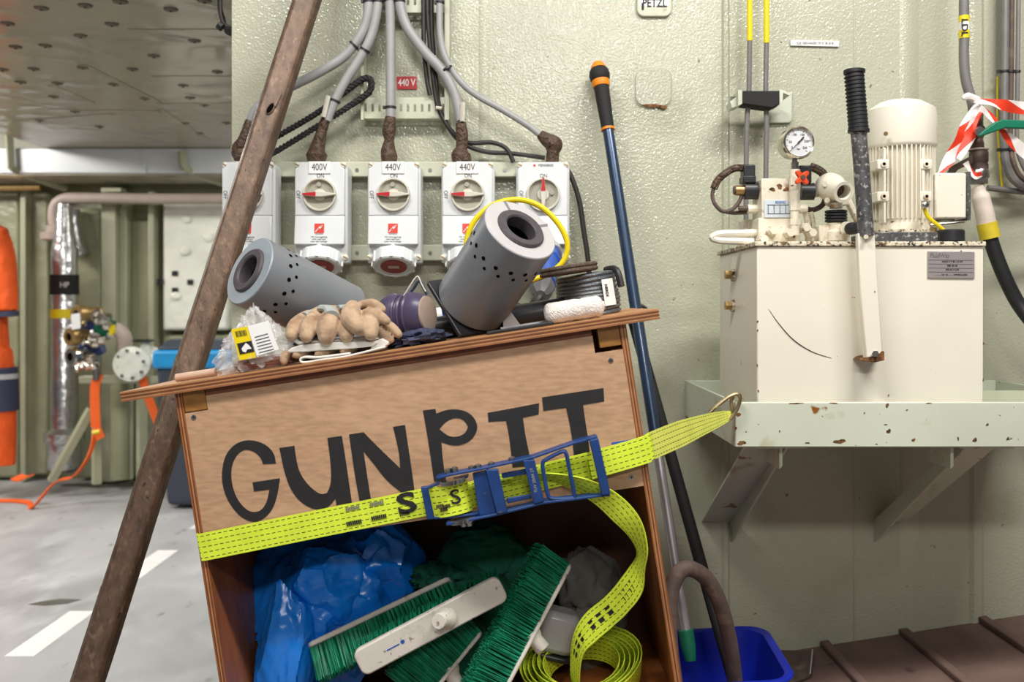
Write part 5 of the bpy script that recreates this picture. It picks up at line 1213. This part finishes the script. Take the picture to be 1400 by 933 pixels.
MB().pxp([(330, 477), (336, 469), (340, 472), (344, 477), (338, 478), (336, 482), (332, 481)], 1.6906, .001).build('picture_shape', 'white_label', lo_)
for i in range(9):
    x = 321.5 + i * 1.7; MB().pxp([(x, 453.5 - i * .3), (x + (.6 if i % 3 else 1.1), 453.4 - i * .3), (x + (.6 if i % 3 else 1.1) + 2, 461 - i * .3), (x + 2, 461.2 - i * .3)], 1.6912, .001).build('barcode_bar', 'ink', lo_)
text('KONG', .008, 'ink', lo_, Matrix.Translation(P(339, 487.5, 1.691)) @ Matrix.Rotation(-.2, 4, 'Y') @ FACE, bold=.03) if 0 else None
for i in range(6):
    y_ = 459 + i * 4.2; MB().pxp([(348 + i * 1.2, y_ + 2), (366 + i * 1.6, y_ - 3), (366.3 + i * 1.6, y_ - 2.2), (348.3 + i * 1.2, y_ + 2.8)], 1.6912, .001).build('text_line', 'ink', bg)
ss = MB().tube([top(-.62, .05, .0085), top(-.545, .045, .0085)], [.0075, .0075], 12).build('wooden_stick', 'skin_wood'); tag(ss, 'short pale pinkish wooden tube on the left end of the box top', 'stick')
sx_ = MB()
# gloves
def glove(lab, blobs, cuffs, knit=()):
    t = thing('work_glove', lab, 'glove', P(blobs[0][0][0][0], blobs[0][0][0][1] + 15, 1.74), group='leather work gloves on the box top')
    o = MB()
    for path, rr in blobs:
        c_ = cr(pts(1.74, *path), 4); n_ = len(c_)
        rad = [rr * (.55 + .45 * math.sin(PI * (.12 + .76 * i / (n_ - 1))) ** .6) for i in range(n_)]
        o.tube(c_, rad, 12); o.ball(c_[0], rr * .78); o.ball(c_[-1], rr * .78)
    o.build('leather_body', 'leather', t, remesh=.0022)
    for c_, wv in cuffs: MB().ribbon(cr(c_, 6), [wv] * (6 * (len(c_) - 1) + 1), .004).build('cuff', 'cuff', t, bevel=.0015)
    for path, rr in knit: MB().tube(cr(pts(1.735, *path), 4), rr, 10, sq=.6).build('knit_back', 'knit', t)
    return t
glove('tan leather work glove on top of the pile, four finger ends to the front', [
    (((399, 458, 1.715), (405, 445, 1.735), (422, 432, 1.79)), .015), (((419, 459, 1.705), (424, 444, 1.725), (436, 428, 1.79)), .0165), (((446, 461, 1.70), (448, 446, 1.715), (454, 428, 1.78)), .0192),
    (((474, 460, 1.71), (474, 448, 1.73), (480, 432, 1.79)), .0165), (((424, 431, 1.80), (452, 426, 1.80), (482, 430, 1.80)), .0125)],
    [], [(((440, 422, 1.762), (450, 423, 1.748), (454, 430, 1.722)), .0125), (((416, 431, 1.752), (424, 428, 1.762), (432, 426, 1.77)), .009), (((462, 421, 1.77), (474, 420, 1.78)), .009)])
glove('tan leather work glove folded over the right end of the pile', [
    (((491, 449, 1.70), (479, 436, 1.715), (482, 421, 1.75)), .0185), (((507, 456, 1.70), (506, 446, 1.712), (504, 437, 1.74)), .0168), (((528, 439, 1.71), (514, 430, 1.72), (500, 428, 1.74)), .0105),
    (((522, 423, 1.735), (508, 416, 1.75), (490, 419, 1.77)), .0105), (((545, 458, 1.74), (534, 447, 1.75), (522, 440, 1.765)), .0095), (((534, 465, 1.73), (523, 458, 1.74), (513, 450, 1.755)), .0090), (((484, 424, 1.77), (503, 430, 1.775), (520, 440, 1.775)), .0125)],
    [])
g3 = glove('flattened tan leather work glove at the bottom of the pile', [
    (((388, 494, 1.715), (391, 486, 1.73), (400, 482, 1.76)), .0095), (((404, 486, 1.71), (412, 484.5, 1.72), (424, 482, 1.74)), .0080), (((434, 484.5, 1.71), (443, 483, 1.72), (456, 481, 1.74)), .0075), (((468, 480, 1.715), (478, 479, 1.73), (486, 478, 1.74)), .0065), (((400, 484, 1.75), (440, 481, 1.75), (480, 478, 1.75)), .009)],
    [(pts(1.715, (480, 483), (440, 488), (419, 488), (414, 491.5), (419, 495), (445, 491), (480, 486), (528, 474)), Vector((0, .022, 0)))])
def slab(poly, Y, dp, nm, par):
    MB().pxp(poly, Y, dp).build(nm, 'cuff', par, bevel=.002)
slab([(393, 480), (398, 476), (410, 472), (440, 469), (480, 467.5), (512, 466.5), (517, 469), (508, 474), (480, 477), (440, 479.5), (395, 483)], 1.706, .075, 'folded_cuff', g3)
slab([(512, 466.5), (522, 463), (531, 468), (531, 472), (520, 476), (506, 478), (508, 474)], 1.712, .06, 'folded_cuff', g3)
slab([(401, 461), (405, 462), (408, 467), (440, 465.5), (488, 462), (512, 459), (518, 464), (500, 467), (440, 469), (407, 471.5), (401, 467)], 1.716, .07, 'folded_cuff', g3)
# respirator
rsp = thing('respirator', 'purple rubber respirator half mask with beige filter beside the gloves', 'respirator', P(560, 468, 1.80))
c0 = P(575, 432, 1.785)
Mr = Matrix.Translation(P(579, 430, 1.785)) @ frame(Vector((.80, -.52, .12))) @ Matrix.Scale(1.1, 4)
MB().lathe([(.026, .010), (.031, .002), (.034, -.006), (.036, -.018), (.034, -.03), (.03, -.036), (.036, -.05), (.040, -.062), (.036, -.078), (.024, -.088), (0, -.09)], Mr @ Matrix.Diagonal((.86, 1.12, 1, 1)), 22).build('mask_body', 'purple', rsp)
MB().lathe([(.0, .012), (.018, .0125), (.027, .011), (.028, .004)], Mr @ Matrix.Diagonal((.86, 1.12, 1, 1)), 22).build('filter_pad', 'filter', rsp)
for k in range(3):
    MB().lathe([(.036, -.02 - .012 * k), (.0375, -.023 - .012 * k), (.036, -.026 - .012 * k)], Mr @ Matrix.Diagonal((.86, 1.12, 1, 1)), 22).build('rubber_rib', 'purple', rsp)
MB().tube(cr(pts(1.80, (537, 422), (545, 413), (553, 403), (562, 389), (568, 380), (572, 379), (577, 390), (582, 399)), 6), .0028, 6, sq=.5).build('head_strap', 'cuff', rsp)
MB().tube(cr(pts(1.81, (556, 405), (566, 394), (573, 384), (578, 392), (584, 403)), 6), .003, 6).build('strap_clip', 'navy', rsp)
MB().tube(cr(pts(1.775, (549, 460), (556, 458), (562, 461)), 4), .005, 8).build('yellow_valve', 'yellow', rsp)
dk = thing('dark_cloth', 'dark navy crumpled cloth under the respirator', 'cloth', top(-.17, .08, 0))
crumple((-.178, .085, .011), (.055, .045, .016), 9, .5, 2.2, 36, 20, None, BX, flat=-.0105).build('cloth_body', 'navy', dk)
# wire rope coil, sticker, brown rope disc
wc = thing('wire_rope_coil', 'coil of grey wire rope with a white sticker at the right end', 'wire rope', top(.147, .21, 0))
RC = .060; cu, cvv = .160, .215
for i in range(10):
    n_ = .006 + i * .0082
    rr_ = RC * (1 - .012 * abs(i - 3))
    MB().tube([top(cu + rr_ * math.cos(a_ * PI / 20), cvv + rr_ * math.sin(a_ * PI / 20), n_ + .0015 * math.sin(a_ * PI / 20 + i)) for a_ in range(40)], .0046, 8, closed=True).build('rope_turn', 'wire', wc)
MB().tube([top(cu + .05 * math.cos(a_ * PI / 12), cvv + .05 * math.sin(a_ * PI / 12), .045) for a_ in range(24)], .002, 6, closed=True) if 0 else None
MB().tube(cr([top(cu + .045, cvv + .01, .088), top(cu + .062, cvv - .02, .084), top(cu + .066, cvv - .03, .05)], 5), .007, 8).build('binding_tape', 'black_rubber', wc)
Sm = BX @ Matrix.Translation((cu, cvv, .043)) @ Matrix.Rotation(-.95, 4, 'Z')
MB().lathe([(RC + .0062, -.026), (RC + .0062, .026)], Sm, 6, -.22, .22).build('white_sticker', 'white_label', wc)
for i, (s_, dz) in enumerate((('HERDI', .0), )):
    text(s_, .0085, 'ink', wc, Sm @ Matrix.Rotation(-.10, 4, 'Z') @ Matrix.Translation((RC + .0068, 0, .004)) @ Matrix.Rotation(PI / 2, 4, 'Z') @ Matrix.Rotation(PI / 2, 4, 'X') @ Matrix.Rotation(-PI / 2, 4, 'Z'), name='sticker_print', bold=.02)
br_ = thing('brown_rope_coil', 'flat coil of brown rope lying on the wire rope coil', 'rope', top(.14, .2, .09))
for i in range(5):
    for k in range(2):
        r = .054 - i * .0085
        MB().tube([top(.128 + r * math.cos(a_ * PI / 18), .185 + r * math.sin(a_ * PI / 18), .0945 + k * .0082) for a_ in range(36)], .0046, 8, closed=True).build('rope_turn', 'brown_rope', br_)
# paint roller sleeve
pr = thing('paint_roller_sleeve', 'white fluffy paint roller sleeve at the front edge of the box top', 'paint roller', top(.115, .03, 0))
o = MB(); v = []; f = []; nu, nv = 28, 30
for j in range(nv + 1):
    t_ = j / nv; e = min(t_, 1 - t_); k = min(1, (e / .09)) ** .45 if e > 0 else 0
    for i in range(nu):
        a_ = 2 * PI * i / nu; r = .0195 * (.45 + .55 * k) * (1 + .06 * noise.noise(Vector((math.cos(a_) * 2, math.sin(a_) * 2, t_ * 9))) - .05 * math.exp(-((t_ - .62) / .03) ** 2))
        v.append((.062 + t_ * .108, .03 + r * math.cos(a_), .0205 + r * math.sin(a_)))
for j in range(nv):
    for i in range(nu): f.append((j * nu + i, j * nu + (i + 1) % nu, (j + 1) * nu + (i + 1) % nu, (j + 1) * nu + i))
f += [tuple(range(nu))[::-1], tuple(nv * nu + i for i in range(nu))]
o.add(v, f, BX).build('fleece_sleeve', 'fleece', pr)
MB().tube([top(.169, .03, .0205), top(.1725, .03, .0205)], .008, 14).build('core_end', 'socket_ivory', pr)
fpz = thing('black_strip', 'thin black strip with a pale edge lying along the front of the box top', 'strip', top(.03, .03, 0))
MB().box(-.045, .075, .008, .06, .0005, .006, BX).build('strip_body', 'black_plastic', fpz, bevel=.001)
MB().box(-.02, .075, .058, .061, .006, .009, BX).build('pale_edge', 'reflect', fpz)
# ------------------------------------------------------------------ contents of the box
def crinkle(c, rad, seed, planes=46, nu=130, nv=84, lo=.74, hi=.97):
    r_ = random.Random(seed); pl = []
    for _ in range(planes):
        n_ = Vector((r_.gauss(0, 1), r_.gauss(0, 1), r_.gauss(0, 1))).normalized(); pl.append((n_, r_.uniform(lo, hi), r_.uniform(.75, 1.75)))
    v = []; f = []
    for j in range(nv + 1):
        th = PI * j / nv
        for i in range(nu):
            ph = 2 * PI * i / nu
            p = Vector((math.sin(th) * math.cos(ph), math.sin(th) * math.sin(ph), -math.cos(th)))
            q = p * 1.4 + Vector((seed, seed * .7, 1)); p = p + Vector(noise.noise_vector(q)) * .17
            for n_, h, al in pl:
                d_ = p.dot(n_) - h
                if d_ > 0: p = p - n_ * d_ * al
            p = p * (1.08 + .05 * (1 - 2 * abs(noise.noise(q * 3.0))))
            v.append(Vector((p.x * rad[0], p.y * rad[1], p.z * rad[2])) + Vector(c))
    for j in range(nv):
        for i in range(nu): f.append((j * nu + i, j * nu + (i + 1) % nu, (j + 1) * nu + (i + 1) % nu, (j + 1) * nu + i))
    return MB().add(v, f)
bb = thing('blue_plastic_bag', 'crumpled blue plastic bag in the left of the box', 'bag', BX @ Vector((-.42, .16, -.71)))
crinkle(P(440, 838, 1.955), (.150, .095, .185), 2).build('bag_bulk', 'bag_blue', bb, smooth=30)
crinkle(P(512, 772, 1.97), (.095, .07, .10), 6, 30, 90, 60).build('bag_fold', 'bag_blue', bb, smooth=30)
crinkle(P(392, 905, 1.85), (.060, .05, .145), 11, 30, 90, 60).build('bag_fold', 'bag_blue', bb, smooth=30)
crinkle(P(446, 800, 1.90), (.085, .055, .078), 14, 34, 90, 60).build('bag_fold', 'bag_blue', bb, smooth=30)
crinkle(P(425, 860, 1.885), (.075, .05, .09), 21, 34, 90, 60).build('bag_fold', 'bag_blue', bb, smooth=30)
gc = thing('green_cloth', 'dark green crumpled cloth at the back of the box', 'cloth', P(650, 800, 1.95))
crinkle(P(655, 758, 1.97), (.085, .055, .066), 3, 40, 80, 54).build('cloth_bulk', 'cloth_green', gc, smooth=60)
crumple(P(605, 790, 1.95), (.06, .05, .03), 5, .45, 2.0, 50, 30).build('cloth_fold', 'cloth_green', gc, smooth=60)
crinkle(P(702, 780, 1.98), (.058, .05, .066), 8, 36, 70, 46).build('cloth_fold', 'cloth_green', gc, smooth=60)
crumple(P(640, 870, 1.97), (.12, .06, .10), 18, .4, 2.0, 50, 30).build('cloth_fold', 'cloth_green', gc, smooth=60)
rg = thing('grey_rag', 'grey cloth rag at the right of the box', 'cloth', P(800, 860, 1.95))
crumple(P(800, 800, 1.96), (.062, .05, .075), 12, .24, 1.4, 60, 40).build('cloth_bulk', 'rag', rg, smooth=60)
crumple(P(800, 860, 1.96), (.05, .05, .09), 15, .24, 1.4, 50, 30).build('cloth_fold', 'rag', rg, smooth=60)
crumple(P(830, 830, 1.99), (.04, .04, .1), 16, .24, 1.4, 50, 30).build('cloth_fold', 'rag', rg, smooth=60)
jr = thing('plastic_jar', 'cloudy plastic jar between the grey rag and the brushes', 'jar', P(755, 890, 1.90))
Mj = Matrix.Translation(P(757, 882, 1.90)) @ Matrix.Rotation(.25, 4, 'Y')
MB().prism(rrect(.075, .065, .02), -.01, .072, Mj).build('jar_body', 'jar', jr, bevel=.012)
MB().prism(rrect(.08, .07, .02), -.022, -.012, Mj).build('jar_lid', 'black_plastic', jr, bevel=.003)
def broom(lab, A, B, bd, W, th, blen, socket=.5, rows=5, nt=34, splay=.35, seed=1):
    A = Vector(A); B = Vector(B); a_ = (B - A).normalized(); L = (B - A).length
    b_ = Vector(bd); b_ = (b_ - a_ * b_.dot(a_)).normalized(); c_ = a_.cross(b_)
    t = thing('broom_head', lab, 'broom', A + (B - A) * .5 - Vector((0, 0, W)), group='green bristle broom heads in the box')
    M_ = Matrix((a_, c_, b_)).transposed().to_4x4(); M_.translation = A + (B - A) * .5
    MB().prism(rrect(L, W, min(W * .28, .014)), -th, 0, M_).build('brush_block', 'brush_white', t, bevel=.003)
    if socket is not None:
        sm = M_ @ Matrix.Translation(((socket - .5) * L, 0, -th))
        MB().lathe([(.021, .004), (.018, -.006), (.0145, -.012), (.0145, -.03), (.013, -.033), (0, -.033)], sm @ Matrix.Rotation(.35, 4, 'Y') @ Matrix.Rotation(.3, 4, 'X'), 20).build('handle_socket', 'brush_white', t)
    rnd = random.Random(seed); o = MB()
    for i in range(nt):
        for j in range(rows):
            u = -L / 2 + L * (i + .5) / nt; v_ = (-W / 2 + W * (j + .5) / rows) * .86
            for k in range(9):
                u2 = u + rnd.gauss(0, .0014); v2 = v_ + rnd.gauss(0, .0014)
                d_ = Vector((rnd.gauss(u / L * splay * .35, .028), v_ / W * splay + rnd.gauss(0, .028), 1)).normalized(); ln = blen * rnd.uniform(.92, 1.02)
                s_ = Vector((rnd.uniform(-1, 1), rnd.uniform(-1, 1), 0)).normalized() * .0011
                p0 = Vector((u2, v2, -.001)); p1 = p0 + d_ * ln
                q2 = s_.cross(d_)
                o.add([p0 - s_, p0 + s_, p0 + q2 * 1.6, p1 - s_ * .5, p1 + s_ * .5, p1 + q2 * .8], [(0, 1, 4, 3), (1, 2, 5, 4), (2, 0, 3, 5), (3, 4, 5)], M_)
    q = o.build('bristles', 'bristle', t, smooth=0); q['kind'] = 'stuff'
    return t, M_
b1, M1 = broom('white broom block facing forward with round handle socket', P(490, 906, 1.735), P(687, 801, 1.765), (.15, .95, .1), .050, .016, .05, .6)
MB().box(-.055, -.030, -.006, -.004, -.0168, -.016, M1 @ Matrix.Translation((-.035, .004, 0))).build('blue_print', 'blue_plug', b1)
MB().lathe([(0, -.0168), (.004, -.0168)], M1 @ Matrix.Translation((-.058, .0, 0)), 8).build('blue_print', 'blue_plug', b1)
broom('green broom head lying behind the blue bag, block edge along the top', P(425, 889, 1.83), P(618, 797, 1.87), (.34, -.42, -.70), .045, .010, .066, None, seed=2)
broom('green broom head standing steeply in the middle of the box', P(664, 978, 1.74), P(774, 769, 1.82), (-.80, -.16, .42), .046, .0075, .068, .52, rows=6, nt=44, seed=3)
broom('green broom head at the bottom under the white block', P(575, 958, 1.80), P(654, 861, 1.85), (-.80, -.12, .42), .046, .0075, .085, .45, rows=6, nt=34, seed=4)
# ------------------------------------------------------------------ things standing right of the box
def line_r(p0, p1, r, n=16): return MB().tube([p0, p1], r, n)
bp0 = P(818, 92, 2.50); bp1 = P(938, 866, 2.17)
def bl(py):
    lo, hi = 0.0, 1.0
    for _ in range(50):
        m = (lo + hi) / 2; q = bp0 + (bp1 - bp0) * m
        if HZ + (CH - q.z) / q.y * F < py: lo = m
        else: hi = m
    return bp0 + (bp1 - bp0) * lo
tp = thing('telescopic_pole', 'blue telescopic pole with black and orange grip leaning on the bulkhead', 'pole', bp1)
dv = (bp1 - bp0).normalized(); Mt = Matrix.Translation(bp0) @ frame(dv)
MB().lathe([(0, -.014), (.012, -.013), (.0185, -.004), (.0205, .004)], Mt, 24).build('orange_tip', 'orange', tp)
MB().lathe([(.0205, .004), (.0255, .012), (.0275, .024), (.0255, .036), (.0225, .04)], Mt, 24).build('grip_knob', 'soft_black', tp)
MB().lathe([(.0235, .040), (.0228, .054), (.021, .0575)], Mt, 24).build('orange_band', 'orange', tp)
lg = (bl(177) - bp0).length
MB().lathe([(.020, .0575), (.0195, .08), (.0165, lg)], Mt, 24).build('foam_grip', 'soft_black', tp)
MB().lathe([(.018, lg - .003), (.018, lg + .003)], Mt, 24).build('orange_ring', 'orange', tp)
l2 = (bl(622) - bp0).length
MB().lathe([(.0145, lg + .003), (.0145, l2)], Mt, 24).build('blue_tube', 'pole_blue', tp)
MB().lathe([(.016, l2 - .02), (.016, l2 + .004)], Mt, 20).build('lock_collar', 'black_plastic', tp)
MB().lathe([(.0118, l2 + .004), (.0118, (bp1 - bp0).length)], Mt, 20).build('inner_tube', 'alu', tp)
LT = (bp1 - bp0).length
MB().lathe([(.014, LT - .008), (.0175, LT - .006), (.0175, LT + .03), (.013, LT + .06)], Mt, 16).build('green_socket', 'green_plastic', tp)
bk = thing('black_pole', 'black pole with hanging loop leaning between box and bulkhead', 'pole', P(1000, 930, 2.12))
MB().tube([P(862, 425, 2.40), P(880, 490, 2.36), P(985, 868, 2.17), P(1003, 930, 2.13)], .0145, 16).build('pole_shaft', 'soft_black', bk)
MB().tube(cr(pts(2.36, (862, 428), (866, 420), (876, 418), (884, 424), (884, 434), (874, 440), (862, 440), (858, 434)), 5, closed=True), .0045, 8, closed=True).build('hanging_loop', 'black_rubber', bk)
hl = MB().tube(cr([P(932, 1010, 1.86), P(922, 933, 1.88), P(915, 870, 1.90), P(917, 812, 1.92), P(928, 784, 1.93), P(944, 778, 1.94), P(966, 792, 1.96), P(984, 825, 1.98), P(997, 875, 2.01), P(1005, 935, 2.04), P(1008, 990, 2.06)], 8), .0165, 14).build('hose_loop', 'hose_brown')
tag(hl, 'brown rubber hose bent into an arch beside the box and blue bucket', 'hose')
# blue bucket
bu = thing('blue_bucket', 'blue rectangular plastic bucket standing on the ramp right of the box', 'bucket', (.46, 2.16, ramp_z(.46)))
Mu = Matrix.Translation((.465, 2.165, 0)) @ Matrix.Rotation(-.06, 4, 'Z')
o = MB(); v = []; f = []
zr = .405
ringz = []
def ringf(wd, dpt, r, z0, follow):
    out = []
    for x, y in rrect(wd, dpt, r, 6):
        q = Mu @ Vector((x, y, 0)); out.append(Vector((q.x, q.y, (ramp_z(q.x) + .004 if follow else zr + (q.x - .465) * TS * .5) + z0)))
    return out
rings = [ringf(.215, .26, .04, 0, True), ringf(.262, .318, .05, -.012, False), ringf(.280, .336, .055, -.012, False), ringf(.282, .338, .055, 0, False), ringf(.268, .324, .05, .002, False), ringf(.256, .312, .048, -.002, False), ringf(.21, .255, .038, .012, True)]
m_ = len(rings[0])
for r_ in rings: v += r_
for j in range(len(rings) - 1):
    for i in range(m_): f.append((j * m_ + i, j * m_ + (i + 1) % m_, (j + 1) * m_ + (i + 1) % m_, (j + 1) * m_ + i))
f += [tuple(range(m_))[::-1], tuple((len(rings) - 1) * m_ + i for i in range(m_))]
o.add(v, f).build('bucket_shell', 'bin_blue', bu)
MB().tube(ringf(.284, .34, .056, -.003, False), .0045, 8, closed=True).build('bucket_rim', 'bin_blue', bu)
# dark flat pan on the ramp
dp_ = thing('dustpan', 'brown flat dustpan with a pale edge behind the blue bucket', 'dustpan', (.70, 2.42, ramp_z(.70)))
z_ = lambda x, h: ramp_z(x) + h
MB().add([(.63, 2.30, z_(.63, .012)), (.74, 2.36, z_(.74, .012)), (.79, 2.50, z_(.79, .012)), (.64, 2.53, z_(.64, .03)), (.63, 2.30, z_(.63, .002)), (.74, 2.36, z_(.74, .002)), (.79, 2.50, z_(.79, .002)), (.64, 2.53, z_(.64, .002))],
         [(0, 1, 2, 3), (7, 6, 5, 4), (0, 4, 5, 1), (1, 5, 6, 2), (2, 6, 7, 3), (3, 7, 4, 0)]).build('pan_body', 'hose_brown', dp_, bevel=.003)
MB().tube([(.74, 2.36, z_(.74, .014)), (.79, 2.50, z_(.79, .014))], .0018, 6).build('pale_edge', 'reflect', dp_)
